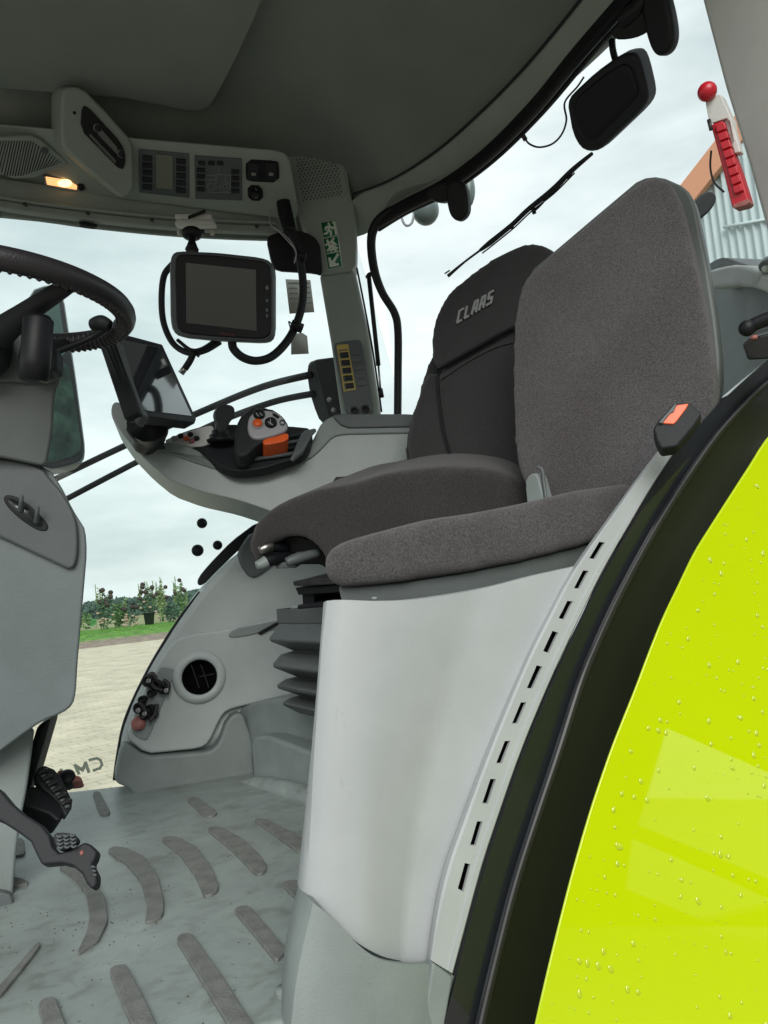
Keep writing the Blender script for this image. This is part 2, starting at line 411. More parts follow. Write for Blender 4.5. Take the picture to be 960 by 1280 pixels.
# ================================================================== SETTING: OUTDOORS
mat('grass', (.11, .26, .03), .9, var=.5, vscale=1.5, detail=10)
mat('field', (.26, .27, .12), .95, var=.3, vscale=.15, detail=8)
mat('dirt', (.26, .20, .16), .95, var=.4, vscale=2, detail=9, bump=1, bscale=30)
mat('paver', (.58, .51, .39), .85, var=.22, vscale=1.1, detail=9)
mat('joint', (.26, .235, .19), .95, var=.3, vscale=8)
mat('hedge', (.07, .12, .10), .9, var=.5, vscale=.6, detail=8)
e0 = V((-2.25, 44.8, 0)); eu = V((1, .42, 0)).normalized(); en = V((-eu.y, eu.x, 0))
def strip(name, prof, m, half=300, n=40):
    rows = [[e0 + eu * (-half + 2 * half * i / n) + en * s + V((0, 0, z)) for i in range(n + 1)] for s, z in prof]
    me_v = [p for r in rows for p in r]; nc = n + 1
    fs = [(i * nc + j, i * nc + j + 1, (i + 1) * nc + j + 1, (i + 1) * nc + j) for i in range(len(rows) - 1) for j in range(n)]
    return structure(mesh(name, me_v, fs, m, None, True))
strip('ground', [(-700, -.05), (-1, -.05), (4, -.05), (900, -.02)], 'dirt', 1200, 6)
strip('paved_yard', [(-140, 0), (0, 0)], 'joint', 140, 8)
strip('dirt_verge', [(.0, .02), (1.2, .12), (2.6, .2), (3.4, .3)], 'dirt', 200, 60)
strip('grass_bank', [(2.9, .24), (4, .36), (6, .5), (10, .58), (17, .6)], 'grass', 200, 60)
strip('field', [(16.5, .602), (60, .62), (900, .9)], 'field', 1200, 40)
# paving stones, laid in stretcher rows square to the yard edge
def paving():
    vs, fs = [], []; rnd = random.Random(3); sx, sy = .42, .21
    i0, i1 = -11, 22
    for r in range(0, 178):
        s = -.02 - (r + 1) * sy; dist = abs((e0 + en * s).y)
        for i in range(-50, 60):
            x = i * sx + (sx / 2 if r % 2 else 0)
            c = e0 + eu * x + en * s
            ang = math.degrees(math.atan2(c.x, c.y)) - YAW
            if not (-32 < ang < -8): continue
            h = .018 + rnd.random() * .006; g = .008; k = len(vs)
            q = [(x + g, s + g), (x + sx - g, s + g), (x + sx - g, s + sy - g), (x + g, s + sy - g)]
            vs += [e0 + eu * a_ + en * b_ + V((0, 0, h)) for a_, b_ in q] + [e0 + eu * a_ + en * b_ for a_, b_ in q]
            fs += [(k, k + 1, k + 2, k + 3)] + [(k + j, k + 4 + j, k + 4 + (j + 1) % 4, k + (j + 1) % 4) for j in range(4)]
    o = mesh('paving_stones', vs, fs, 'paver', None, False); tag(o, kind='stuff', label='pale cream concrete paving stones of the yard outside the far window')
    t = MATS['paver'].node_tree
paving()
# grass blades on the bank
def blades():
    vs, fs = [], []; rnd = random.Random(5)
    for _ in range(9000):
        s = rnd.uniform(3, 15); x = rnd.uniform(-12, 16); z = .24 + min(.36, (s - 2.9) * .09)
        p = e0 + eu * x + en * s + V((0, 0, min(z, .58) - .02)); h = rnd.uniform(.04, .13); wv = rnd.uniform(.01, .025)
        k = len(vs); vs += [p - eu * wv, p + eu * wv, p + V((rnd.uniform(-.04, .04), rnd.uniform(-.04, .04), h))]; fs.append((k, k + 1, k + 2))
    tag(mesh('grass', vs, fs, 'grass', None, False), kind='stuff', label='short green grass on the bank beyond the yard')
blades()
# far hedge line
def leafcloud(name, c, rad, n, lf, m, parent=None, seed=0, squash=1.):
    rnd = random.Random(seed); vs, fs = [], []
    for _ in range(n):
        d = V((rnd.gauss(0, 1), rnd.gauss(0, 1), rnd.gauss(0, 1))).normalized(); rr = rnd.random() ** .4
        p = V((d.x * rad[0] * rr, d.y * rad[1] * rr, d.z * rad[2] * rr)) + c
        u = V((rnd.uniform(-1, 1), rnd.uniform(-1, 1), rnd.uniform(-1, 1))).normalized(); v = u.orthogonal().normalized(); s = lf * rnd.uniform(.6, 1.4)
        k = len(vs); vs += [p - u * s, p - v * s * .5, p + u * s, p + v * s * .5]; fs.append((k, k + 1, k + 2, k + 3))
    return mesh(name, vs, fs, m, parent, False)
def far_hedge():
    vs, fs = [], []; rnd = random.Random(11)
    for _ in range(15000):
        x = rnd.uniform(-70, 90); top = 2.6 + .6 * math.sin(x * .09 + 1) + .35 * math.sin(x * .41) + .022 * x
        p = e0 + eu * x + en * (78 + rnd.uniform(-2.5, 2.5)) + V((0, 0, .5 + top * rnd.random() ** .8))
        u = V((rnd.uniform(-1, 1), rnd.uniform(-.4, .4), rnd.uniform(-1, 1))).normalized(); v = u.cross(en).normalized(); s = rnd.uniform(.2, .5)
        k = len(vs); vs += [p - u * s, p - v * s * .6, p + u * s, p + v * s * .6]; fs.append((k, k + 1, k + 2, k + 3))
    tag(mesh('far_hedge', vs, fs, 'hedge', None, False), kind='stuff', label='dark blue green tree line on the horizon beyond the field')
far_hedge()

# flower stands on the bank
mat('leaf_green', (.11, .22, .07), .8, var=.5, vscale=2)
mat('leaf_dark', (.07, .14, .085), .8, var=.5, vscale=2)
mat('leaf_pale', (.22, .30, .12), .8, var=.4, vscale=2)
mat('flower_pink', (.36, .27, .2), .8, var=.4, vscale=3)
mat('flower_white', (.6, .52, .42), .8)
mat('flower_dark', (.05, .035, .03), .8)
mat('pot_black', (.03, .035, .04), .6)
mat('board_green', (.05, .22, .06), .7)
def plant(name, px, py, hpx, wpx, label, cat_, m, stalks=0, heads=0, pot=False, blooms=None, seed=0, n=260, board=False):
    b = onp(px, py, HZ(.58)); d = (b - CAM).dot(FW); k = d / F; h = hpx * k; wd = wpx * k; rnd = random.Random(seed)
    t = thing(name, b, label, cat_, 'flowering plants and stands on the grass bank')
    z0 = 0
    if pot:
        lathe('pot', [(wd * .20, 0), (wd * .27, h * .30), (wd * .29, h * .30), (wd * .25, h * .27)], b, UP, 'pot_black', t, 12); z0 = h * .26
    if board: rbox('board', b + UP * h * .5, (RT, FW, UP), (wd, .1, h), m, t, .02)
    if n: leafcloud('foliage', b + V((0, 0, z0 + (h - z0) * (.42 if stalks else .5))), (wd * .42, wd * .3, (h - z0) * (.42 if stalks else .5)), n, .13, m, t, seed)
    for i in range(stalks):
        x = RT * rnd.uniform(-.45, .45) * wd; hh = h * rnd.uniform(.75, 1.1)
        p0 = b + V((0, 0, z0)) + x * .5; p1 = b + x + V((0, 0, hh))
        st = tube('stalk', [p0, (p0 + p1) / 2 + x * .1, p1], .03, 'leaf_green', t, 3, 5)
        leafcloud('leaves', (p0 + p1 * 2) / 3, (.16, .16, hh * .33), 34, .13, 'leaf_pale', st, seed + i)
    for i in range(heads):
        x = RT * rnd.uniform(-.45, .45) * wd; p1 = b + x + V((0, 0, h * rnd.uniform(.55, 1.0))) - FW * .2
        lathe('flower_head', [(.17, 0), (.19, .05), (.08, .1)], p1, -FW + V((rnd.uniform(-.4, .4), 0, -.3)), 'flower_dark', t, 10)
    if blooms:
        for i in range(blooms[0]):
            x = RT * rnd.uniform(-.5, .5) * wd; p1 = b + x + V((0, 0, h * rnd.uniform(.05, blooms[2]))) - FW * .35
            ball('bloom', p1, .13, blooms[1], t, 5, (1, 1, .7))
    return t
plant('leafy_plant', 108, 787, 22, 26, 'low green plant at the left end of the flower stands, beside the dash column', 'plant', 'leaf_green', n=160, seed=1)
plant('green_board', 117, 783, 9, 8, 'small green board standing in the grass left of the tall flower stand', 'board', 'board_green', board=True, n=0, seed=2)
plant('flower_stand', 133, 787, 54, 26, 'tall flower stand with dark heads and pink blooms, left of the green shrub', 'plant', 'leaf_dark', stalks=4, heads=9, blooms=(7, 'flower_pink', .4), seed=3)
plant('green_shrub', 150, 784, 36, 26, 'dense green shrub with upright stalks and white blooms at its foot', 'shrub', 'leaf_green', stalks=4, heads=2, blooms=(5, 'flower_white', .3), seed=4, n=420)
plant('flower_clump', 166, 783, 28, 18, 'pink and white flower clump between the green shrub and the black pot', 'plant', 'leaf_dark', heads=3, blooms=(11, 'flower_pink', .55), seed=5, n=120)
plant('potted_sunflowers', 187, 781, 52, 26, 'tall sunflowers growing in a black pot', 'potted plant', 'leaf_dark', stalks=5, heads=8, pot=True, blooms=(4, 'flower_pink', .6), seed=6)
plant('tall_grasses', 204, 777, 54, 16, 'pale upright grasses right of the black pot', 'plant', 'leaf_pale', stalks=7, heads=3, blooms=(3, 'flower_pink', .5), seed=7, n=160)
plant('round_bush', 216, 778, 26, 24, 'round dark green bush near the right wall edge', 'bush', 'leaf_dark', seed=8, n=420)
plant('tall_plant', 228, 775, 52, 20, 'tall loose plant rightmost on the bank behind the round bush', 'plant', 'leaf_green', stalks=6, heads=4, seed=9, n=200)

# corrugated building seen through the rear window
mat('sheet_metal', (.52, .62, .64), .5, var=.06, vscale=1)
mat('rafter_orange', (.62, .30, .18), .6)
bs = thing('barn', W(960, 700, 9), 'pale corrugated metal building with an orange gable board, behind the red belt cutter', 'building')
A0, A1 = W(858, 300, 9.0), W(1080, 300, 7.0); dr = (A1 - A0)
# corrugated cladding, ribs about 10 px apart
rows = [[], []]; nseg = 120; nrm = dr.cross(UP).normalized()
for i in range(nseg + 1):
    t = i / nseg; ph = (i % 6); off = .045 if ph in (1, 2) else (.0 if ph in (4, 5) else .022)
    b = A0 + dr * t + nrm * off; b.z = 0; top = b.copy(); x = 858 + 222 * t
    zt = W(x, 250 - (x - 860) * 1.25, 9.0 - 2 * t).z
    top.z = max(2, zt); rows[0].append(b); rows[1].append(top)
grid('cladding', rows, 'sheet_metal', bs)
flatbar('gable_board', [W(845, 262, 8.85), W(905, 186, 8.35), W(960, 118, 7.9)], .30, .08, 'rafter_orange', bs, b=.01, cr=False)
flatbar('skirt_joint', [W(905, 284, 8.4), W(960, 274, 7.9)], .03, .03, 'sheet_metal', bs, b=0, cr=False)
o = slab('round_lamp', [(866, 262), (872, 246), (884, 238), (894, 240), (897, 250), (888, 264), (873, 275)], P3((866, 262, 1.9), (894, 240, 1.9), (880, 300, 1.9)), .05, 'black_soft', None, .01, 2)
tag(o, 'dark round lamp outside the rear window, in front of the corrugated building', 'lamp')

# ================================================================== SETTING: CAB SHELL
# floor
fl = [(-1.5, 2.32), (-.26, 2.36), (-.02, 2.30), (1.15, 2.2), (1.15, .96), (.35, .93), (-1.5, .93)]
floor = ext('floor', [V((x, y, ZF)) for x, y in fl], V((0, 0, -.06)), 'floor_rubber', None, .01); structure(floor)
FP = HZ(ZF)
treads = [
 [(0,1230),(22,1205),(44,1179),(50,1176),(50,1181),(36,1200),(18,1222),(2,1242),(-12,1252),(-12,1240)],
 [(72,1082),(95,1084),(118,1100),(132,1122),(135,1150),(123,1175),(97,1191),(97,1188),(108,1165),(112,1145),(108,1115),(93,1096)],
 [(133,1062),(143,1057),(158,1059),(180,1070),(198,1095),(205,1125),(204,1143),(192,1150),(181,1152),(184,1130),(176,1100),(160,1080)],
 [(200,1048),(210,1044),(224,1046),(247,1060),(266,1086),(274,1108),(268,1116),(255,1120),(245,1095),(225,1067)],
 [(258,1036),(266,1032),(276,1033),(302,1047),(325,1068),(334,1082),(330,1090),(320,1092),(306,1078),(288,1060)],
 [(316,1023),(330,1022),(350,1032),(385,1050),(387,1058),(375,1065),(345,1044)],
 [(232,998),(245,995),(272,1014),(268,1019),(256,1020)],
 [(115,990),(124,988),(138,1014),(136,1017),(125,1018)],
 [(292,1137),(298,1132),(311,1131),(335,1158),(359,1187),(345,1200),(320,1170)],
 [(220,1173),(226,1166),(239,1165),(280,1222),(330,1300),(298,1300),(256,1232)],
 [(136,1212),(142,1206),(157,1204),(178,1242),(206,1300),(174,1300),(154,1256)],
 [(47,1255),(54,1247),(69,1245),(90,1300),(58,1300)],
 [(352,1105),(358,1100),(372,1099),(392,1112),(392,1135),(372,1124)],
 [(8,1048),(30,1047),(32,1067),(8,1071)],
 [(8,1093),(30,1098),(37,1103),(10,1108)]]
for k, tr in enumerate(treads):
    P = [onp(x, y, HZ(ZF + .0055)) for x, y in chaikin(tr, 1, True, 3)]
    ext('tread_strip', P, V((0, 0, -.0095)), 'tread', floor, .0016, 2)
# crumbs on the floor
vs, fs = [], []; rnd = random.Random(9)
for _ in range(230):
    x, y = rnd.uniform(-.35, .35), rnd.uniform(.8, 2.2)
    if rnd.random() < .5: x, y = rnd.gauss(-.1, .1), rnd.gauss(1.35, .15)
    s = rnd.uniform(.0006, .0018); p = V((x, y, ZF)); k = len(vs)
    vs += [p + V((s, 0, 0)), p + V((0, s * 1.3, 0)), p + V((-s, 0, 0)), p + V((0, -s, 0)), p + V((0, 0, s))]
    fs += [(k, k + 1, k + 4), (k + 1, k + 2, k + 4), (k + 2, k + 3, k + 4), (k + 3, k, k + 4)]
mat('crumb', (.07, .06, .05), .9)
tag(mesh('crumbs', vs, fs, 'crumb', floor, False), kind='stuff')

# roof lining: a dome over the header ring
HB = 3.2
ring = [onp(x, y, HZ(HB)) for x, y in [(0, 256), (110, 270), (220, 281), (335, 286), (400, 282), (440, 265), (468, 240), (520, 212), (580, 172), (650, 105), (700, 55), (750, -2)]]
ring += [V((1.02, .98, HB)), V((.98, .80, HB)), V((.80, .66, HB)), V((.3, .60, HB)), V((-.5, .60, HB)), V((-1.3, .66, HB)), V((-1.6, .95, HB)), V((-1.62, 1.6, HB)), V((-1.45, 2.0, HB)), V((-.9, 2.1, HB))]
ring = cat(ring, 4, True)
cen = V((-.2, 1.4, 0))
rows = []
for ins, dz in ((-.09, 0), (-.08, .03), (-.04, .10), (.01, .15), (.08, .185), (.17, .215), (.27, .245), (.42, .262), (.62, .27), (.8, .272), (.96, .273)):
    rows.append([V((p.x + (cen.x - p.x) * ins * .9 / 1., p.y + (cen.y - p.y) * ins * .9, HB + dz)) for p in ring] )
for r in rows: r.append(r[0].copy())
nr, nc = len(rows), len(rows[0])
fs = [(i * nc + j, i * nc + j + 1, (i + 1) * nc + j + 1, (i + 1) * nc + j) for i in range(nr - 1) for j in range(nc - 1)]
fs.append(tuple((nr - 1) * nc + j for j in range(nc - 1)))
roof = mesh('roof_lining', [p for r in rows for p in r], fs, 'liner'); structure(roof)
so = roof.modifiers.new('s', 'SOLIDIFY'); so.thickness = .03; so.offset = 1
# roof seam between lining and rear trim
def dome(px, py, k=0):      # approximate point on the lining seen at that pixel
    lo, hi = .9, 3.0
    return W(px, py, lo)
sm = [(441, 246, 3.26), (475, 235, 3.27), (530, 202, 3.275), (600, 140, 3.28), (655, 85, 3.285), (715, 12, 3.29), (735, -20, 3.29)]
# hatch panel in the roof
hp = HZ(3.445)
hatch = slab('roof_hatch', [(-300, 60), (0, 92), (60, 97), (150, 104), (240, 122), (258, 119), (268, 105), (292, 58), (318, 0), (380, -160), (-300, -160)], hp, -.04, 'liner', None, .018, 2, 5)
structure(hatch)
# side header trim and rear header trim
def header(name, top, bot, m, th=.03):
    n = 30; T = curve2(top, n); B = curve2(bot, n)
    rows = [[W(*interp([T[i], B[i]], t)) for i in range(n + 1)] for t in (0, .12, .5, .88, 1)]
    if name == 'rear_header':
        rows = [[onp(T[i][0] + (B[i][0] - T[i][0]) * t, T[i][1] + (B[i][1] - T[i][1]) * t, HZ(3.245 - .065 * t)) for i in range(n + 1)] for t in (0, .1, .4, .7, 1)]
    return grid(name, rows, m, None, th)
ht = header('side_header', [(-60, 215, 1.93), (60, 232, 2.02), (165, 249, 2.10), (370, 272, 2.21)], [(-60, 252, 1.94), (60, 266, 2.03), (165, 279, 2.12), (372, 291, 2.24)], 'trim')
structure(ht)
rt = header('rear_header', [(425, 268, 2.2), (450, 243, 2.19), (490, 225, 2.12), (545, 190, 2.03), (600, 142, 1.91), (655, 86, 1.74), (715, 14, 1.56), (770, -60, 1.42)],
            [(425, 300, 2.23), (458, 292, 2.23), (498, 266, 2.18), (556, 234, 2.08), (612, 196, 1.96), (670, 139, 1.80), (728, 72, 1.64), (800, -10, 1.46)], 'trim', .02)
structure(rt)
structure(tube('lining_seam', [onp(x, y, HZ(3.243)) for x, y, d in [(441, 243, 2.19), (490, 224, 2.12), (545, 189, 2.03), (600, 141, 1.91), (655, 85, 1.74), (715, 13, 1.56), (770, -61, 1.42)]], .0035, 'black_soft'))
# front ceiling panel behind the console (air duct cover), console fascia
CP = P3((165, 250, 2.09), (372, 275, 2.19), (165, 178, 1.94))
fascia = slab('roof_console', [(-60, 150), (60, 160), (163, 172), (350, 188), (362, 196), (374, 262), (370, 276), (165, 251), (-60, 220)], CP, .09, 'trim', None, .008, 1, 3, ray(330, 215).normalized())
structure(fascia)

# right-hand wall
SW = VY(2.2)
bw = slab('side_wall', [(148, 948), (153, 915), (168, 875), (192, 828), (222, 780), (252, 738), (285, 703), (318, 678), (350, 640), (520, 600), (600, 600), (600, 930), (420, 930), (345, 905), (300, 900), (262, 938), (180, 946)], VY(2.24), .16, 'panel_light', None, .05, 2, 5)
structure(bw)
rp = slab('side_wall', [(158, 922), (170, 884), (190, 842), (215, 803), (232, 794), (300, 784), (352, 770), (420, 760), (480, 760), (480, 930), (420, 876), (350, 873), (302, 883), (284, 888), (276, 897), (262, 928), (250, 936), (182, 943)], VY(2.21), .10, 'panel_light', None, .022, 1, 4)
structure(rp)
structure(slab('side_wall_ledge', [(283, 797), (292, 786), (330, 779), (349, 775), (352, 786), (330, 790), (300, 797)], VY(2.205), .02, 'panel_mid', None, .004, 1))
structure(slab('side_wall_ledge', [(322, 791), (347, 777), (350, 780), (326, 794)], VY(2.2), .01, 'black', None, .002, 0))
structure(slab('side_wall_pocket', [(298, 690), (312, 668), (318, 665), (345, 680), (352, 700), (322, 722), (312, 722), (300, 705)], VY(2.225), .05, 'panel_dark', None, .012, 1))
# black strip along the window edge
structure(slab('window_seal', [(248, 722), (262, 705), (290, 676), (322, 652), (330, 656), (326, 664), (296, 690), (270, 715), (254, 732), (247, 731)], VY(2.28), .02, 'black', None, .004, 1))
structure(tube('window_seal', [onp(x, y, VY(2.265)) for x, y in [(143, 975), (147, 945), (155, 905), (170, 868), (194, 822), (224, 774), (250, 740)]], .005, 'black_soft'))
# lower mouldings at the floor
lm = slab('floor_moulding', [(141, 978), (150, 936), (156, 927), (182, 946), (262, 940), (274, 930), (285, 898), (303, 888), (316, 925), (321, 985), (250, 998), (172, 1000), (160, 985)], VY(2.19), .2, 'panel_mid', None, .022, 1, 4)
structure(lm)
structure(slab('floor_moulding', [(294, 886), (330, 874), (420, 868), (420, 960), (330, 950), (303, 946)], P3((300, 900, 2.16), (420, 900, 1.9), (300, 1000, 2.16)), .12, 'panel_mid', None, .015, 1))
structure(slab('floor_moulding', [(312, 922), (330, 918), (420, 952), (420, 1040), (318, 998)], P3((300, 900, 2.1), (420, 900, 1.78), (300, 1000, 2.08)), .15, 'panel_mid', None, .02, 1))
structure(tube('floor_fillet', [W(x, y, d) for x, y, d in [(168, 993, 2.13), (230, 998, 2.09), (300, 990, 2.03), (330, 985, 1.97), (402, 1003, 1.75)]], .03, 'floor_rubber', None, 6, 12))

# far pillar
PP = P3((400, 345, 2.22), (443, 340, 2.22), (440, 515, 2.24))
p1 = slab('far_pillar', [(399, 342), (444, 337), (462, 420), (478, 530), (428, 530), (414, 430)], shift(PP, -.01), .1, 'pillar_grey', None, .012, 0)
structure(p1); p1.data.materials[0] = MATS['trim']
p2 = slab('pillar_cover', [(354, 189), (392, 183), (428, 178), (432, 190), (437, 236), (444, 262), (446, 300), (445, 338), (401, 345), (393, 318), (384, 292), (370, 268), (364, 236)], PP, .12, 'trim', None, .007, 1)
structure(p2)
structure(tube('pillar_seam', [onp(x, y, shift(PP, .002)) for x, y in [(446, 335), (456, 385), (467, 445), (477, 515)]], .003, 'black_soft'))
# near pillar
np_ = slab('near_pillar', [(866, -30), (1100, -30), (1100, 420), (968, 420), (961, 312), (932, 205), (903, 110)], P3((880, 0, 1.28), (1000, 0, 1.1), (960, 300, 1.22)), .09, 'pillar_grey', None, .014, 0, 4)
structure(np_)

# window glass
gl = slab('side_window', [(-700, 225), (440, 285), (500, 500), (520, 700), (150, 1010), (-700, 1060)], VY(2.33), .004, 'glass', None, 0, 0)
structure(gl)
hp_ = [onp(x, y, HZ(HB + .02)) for x, y in [(462, 270), (500, 250), (560, 222), (640, 165), (700, 105), (760, 40)]] + [V((1.05, 1.0, HB)), V((1.03, .88, HB))]
hp_ = cat(hp_, 5)
rows = [[p + V((.012 + .03 * math.sin(math.pi * t), .012, 0)) - V((0, 0, 1)) * t * 1.25 for p in hp_] for t in (0, .33, .66, 1)]
rg = grid('rear_window', rows, 'glass'); structure(rg)
# sky is in the world; small black ceramic dots printed on the side glass
for k, (x, y, r) in enumerate([(252.5, 654, 6.5), (247, 688, 7.5), (272, 681.5, 6)]):
    c = onp(x, y, VY(2.322)); kk = (c - CAM).dot(FW) / F
    structure(lathe('glass_dot', [(r * kk, 0), (r * kk * .8, -.006)], c, V((0, 1, 0)), 'black', gl, 20))
# text etched on the side window, seen from behind (mirrored)
WP = VY(2.322)
ic = strokes('window_lettering', [[(0, 0), (3.2, -.7), (4.6, .6), (4.9, 3.5), (3.8, 5.6), (.9, 6.6)]], WP, 3.4, 'etch_grey', gl, 0, .0005, (112, 950), (2.9, -.25), (.35, 2.0))
strokes('window_lettering', [[(0, 6), (2.2, 0), (5.2, 5)]], WP, 3.6, 'etch_grey', gl, 0, .0005, (70, 963), (2.9, -.25), (.35, 2.0))
strokes('window_lettering', [[(0, 0), (0, 5.6)], [(0, 0), (-2.6, 4.4), (-5.4, 1.2)], [(-5.4, 1.2), (-5.0, 6.3)]], WP, 4.0, 'etch_grey', gl, 0, .0005, (107, 953.5), (2.6, -.15), (.7, 2.0))

# ================================================================== ROOF: radio, panels, lamp, speakers
def at_base(*pts): return sum((W(*p) for p in pts), V((0, 0, 0))) / len(pts)
cp1 = shift(CP, .004)
RP = P3((104, 160, 1.86), (152, 214, 1.95), (150, 180, 1.92))
t = thing('radio_pod', W(120, 175, 1.95), 'grey slanted overhead pod holding the car radio, beside the dome lamp', 'radio')
slab('housing', [(84, 108), (104, 110), (135, 142), (166, 177), (168, 238), (156, 248), (148, 245), (80, 186), (76, 172), (77, 116)], RP, .12, 'trim', t, .012, 1, 4)
r_ = slab('radio', [(103, 132), (110, 133), (150, 176), (157, 190), (157, 206), (152, 214), (101, 162)], shift(RP, .006), .02, 'black', t, .003, 1)
slab('radio_slot', [(113, 166), (146, 201), (144, 205), (111, 170)], shift(RP, .009), .004, 'screen_black', r_, .001, 0)
slab('radio_display', [(124, 158), (147, 184), (147, 194), (122, 168)], shift(RP, .009), .004, 'screen_glass', r_, .001, 0)
for x, y in ((121.5, 160), (151, 192)):
    c = onp(x, y, shift(RP, .008)); lathe('knob', [(.0085, 0), (.0085, .008), (.006, .010)], c, RP[1], 'black_soft', r_, 18)
    lathe('knob_ring', [(.0095, 0), (.0095, .003)], c, RP[1], 'hand_grey', r_, 18)
c = onp(93, 141, shift(RP, .0)); lathe('microphone', [(.004, -.001), (.004, .002)], c, RP[1], 'black', t, 12)

t = thing('climate_panel', onp(205, 217, cp1), 'dark overhead control panel with a tall grey display and two key columns', 'control panel', 'control panels in the roof console')
slab('plate', [(173, 187), (236, 193), (236.5, 248), (174, 241)], cp1, .01, 'panel_dark', t, .002, 0)
slab('display', [(195, 193), (216, 195), (216, 237), (195, 235)], shift(cp1, .003), .004, 'display_grey', t, .001, 0)
k0 = None
for ci, cx in enumerate((184, 226)):
    for ri in range(5):
        yy = 198 + ri * 9 + ci * 4
        sp = [(cx - 6, yy - 3), (cx + 6, yy - 2), (cx + 6, yy + 4), (cx - 6, yy + 3)]
        slab('key', sp, shift(cp1, .004), .005, 'black_soft', t, .001, 0)
t = thing('worklight_panel', onp(272, 222, cp1), 'dark overhead panel printed with a tractor outline and rows of keys', 'control panel', 'control panels in the roof console')
slab('plate', [(243, 195), (302, 199), (302.5, 251), (244, 249)], cp1, .01, 'panel_dark', t, .002, 0)
for ri in range(4):
    for cx in (251, 294):
        yy = 213 + ri * 8 + (cx - 251) * .05
        slab('key', [(cx - 5, yy - 2.5), (cx + 5, yy - 2), (cx + 5, yy + 3), (cx - 5, yy + 2.5)], shift(cp1, .0035), .004, 'black_soft', t, .001, 0)
for cx in (252, 264, 275):
    slab('key', [(cx - 4, 202), (cx + 4, 202.5), (cx + 4, 207), (cx - 4, 206.5)], shift(cp1, .0035), .004, 'black_soft', t, .001, 0)
arc = lambda cx, cy, r, n=12: [(cx + r * math.cos(2 * math.pi * i / n), cy + r * math.sin(2 * math.pi * i / n)) for i in range(n + 1)]
strokes('tractor_symbol', [[(270, 231), (270, 218), (281, 218), (283, 231)], [(259, 219), (270, 219)], [(261, 225), (270, 225)], [(282, 219), (288, 219), (288, 232)], [(273.5, 218), (273.5, 209)],
    arc(264, 233, 4.5), arc(281.5, 233.5, 6.5), arc(281.5, 233.5, 3, 8), [(268, 234), (275, 234)], [(260, 240), (288, 241)]], shift(cp1, .0), .9, 'icon_line', t, .0008, .0006)
t = thing('rocker_switches', onp(328, 214, cp1), 'black overhead pair of rocker switches, right of the tractor outline panel', 'switch panel', 'control panels in the roof console')
slab('plate', [(307, 200), (346, 202), (349, 206), (349, 229), (310, 227), (307, 223)], cp1, .012, 'black', t, .002, 1)
for cx in (317, 339):
    s_ = slab('rocker', [(cx - 7, 204), (cx + 7, 205), (cx + 7, 225), (cx - 7, 224)], shift(cp1, .004), .006, 'black_soft', t, .0015, 0)
    slab('symbol', [(cx - 3, 216), (cx + 3, 216.3), (cx + 3, 220), (cx - 3, 219.7)], shift(cp1, .0048), .001, 'icon_line', s_, 0, 0)
t = thing('rotary_switch', onp(319, 242, cp1), 'small square black rotary switch below the rocker pair', 'switch', 'control panels in the roof console')
slab('plate', [(309, 232), (328, 233), (329, 252), (310, 251)], cp1, .012, 'black', t, .002, 1)
lathe('knob', [(.011, 0), (.010, .010), (.007, .011)], onp(319, 242, shift(cp1, .003)), CP[1], 'black_soft', t, 20)
strokes('symbol', [[(319, 236), (321, 238)], [(319, 247), (322, 247)]], shift(cp1, .014), .8, 'icon_line', t)

# dome lamp
t = thing('dome_lamp', onp(90, 231, cp1), 'lit orange and clear interior lamp with a black switch knob', 'lamp')
dl = P3((55, 225, 2.0), (125, 236, 2.07), (90, 245, 2.05))
slab('lamp_frame', [(54, 219), (90, 225), (126, 232), (122, 242), (88, 239), (56, 232)], dl, .02, 'panel_mid', t, .002, 0)
lit = slab('lit_lens', [(57, 221), (97, 227.5), (96, 237.5), (59, 231)], shift(dl, .004), .006, 'lamp_warm', t, .002, 0)
lathe('lamp_bulb', [(.0001, .003), (.008, .001), (.010, 0)], onp(81, 229, shift(dl, .006)), dl[1], 'lamp_bulb', lit, 14, sx=1.8, sdir=RT)
slab('clear_lens', [(103, 229), (124, 232.5), (121, 240.5), (103, 238)], shift(dl, .004), .006, 'lamp_clear', t, .002, 0)
lathe('knob', [(.010, 0), (.009, .010), (.005, .012)], onp(101, 233, shift(dl, .004)), dl[1], 'black', t, 16)

# left air outlet / speaker with slanted slits
SPL = P3((0, 175, 1.86), (84, 205, 1.98), (10, 224, 1.93))
t = thing('slotted_speaker', onp(30, 200, SPL), 'grey five sided speaker cover with fine slanted slits, above the dome lamp', 'speaker')
spo = [(-40, 172), (0, 171), (38, 169.5), (50, 174), (85, 202), (84, 206), (42, 223), (18, 224), (-40, 206)]
slab('cover', spo, shift(SPL, .004), .02, 'trim', t, .005, 0)
for k in range(27):
    x = -12 + k * 3.4
    ytop = 175 + max(0, (x + 6 - 40)) * .72; ybot = 220 - max(0, x - 30) * .33 if x > 8 else 213 + x * .6
    if x + 6 > 76: break
    a_ = (x + 6.5, ytop + 1); b_ = (x - 3, ybot)
    if b_[1] - a_[1] < 5: continue
    q = [(a_[0] - .7, a_[1]), (a_[0] + .7, a_[1]), (b_[0] + .7, b_[1]), (b_[0] - .7, b_[1])]
    slab('slit', q, shift(SPL, .0045), .002, 'black_soft', t, 0, 0)
slab('emblem', [(52, 183), (62, 186), (60, 193), (50, 190)], shift(SPL, .0055), .003, 'panel_dark', t, .001, 1)

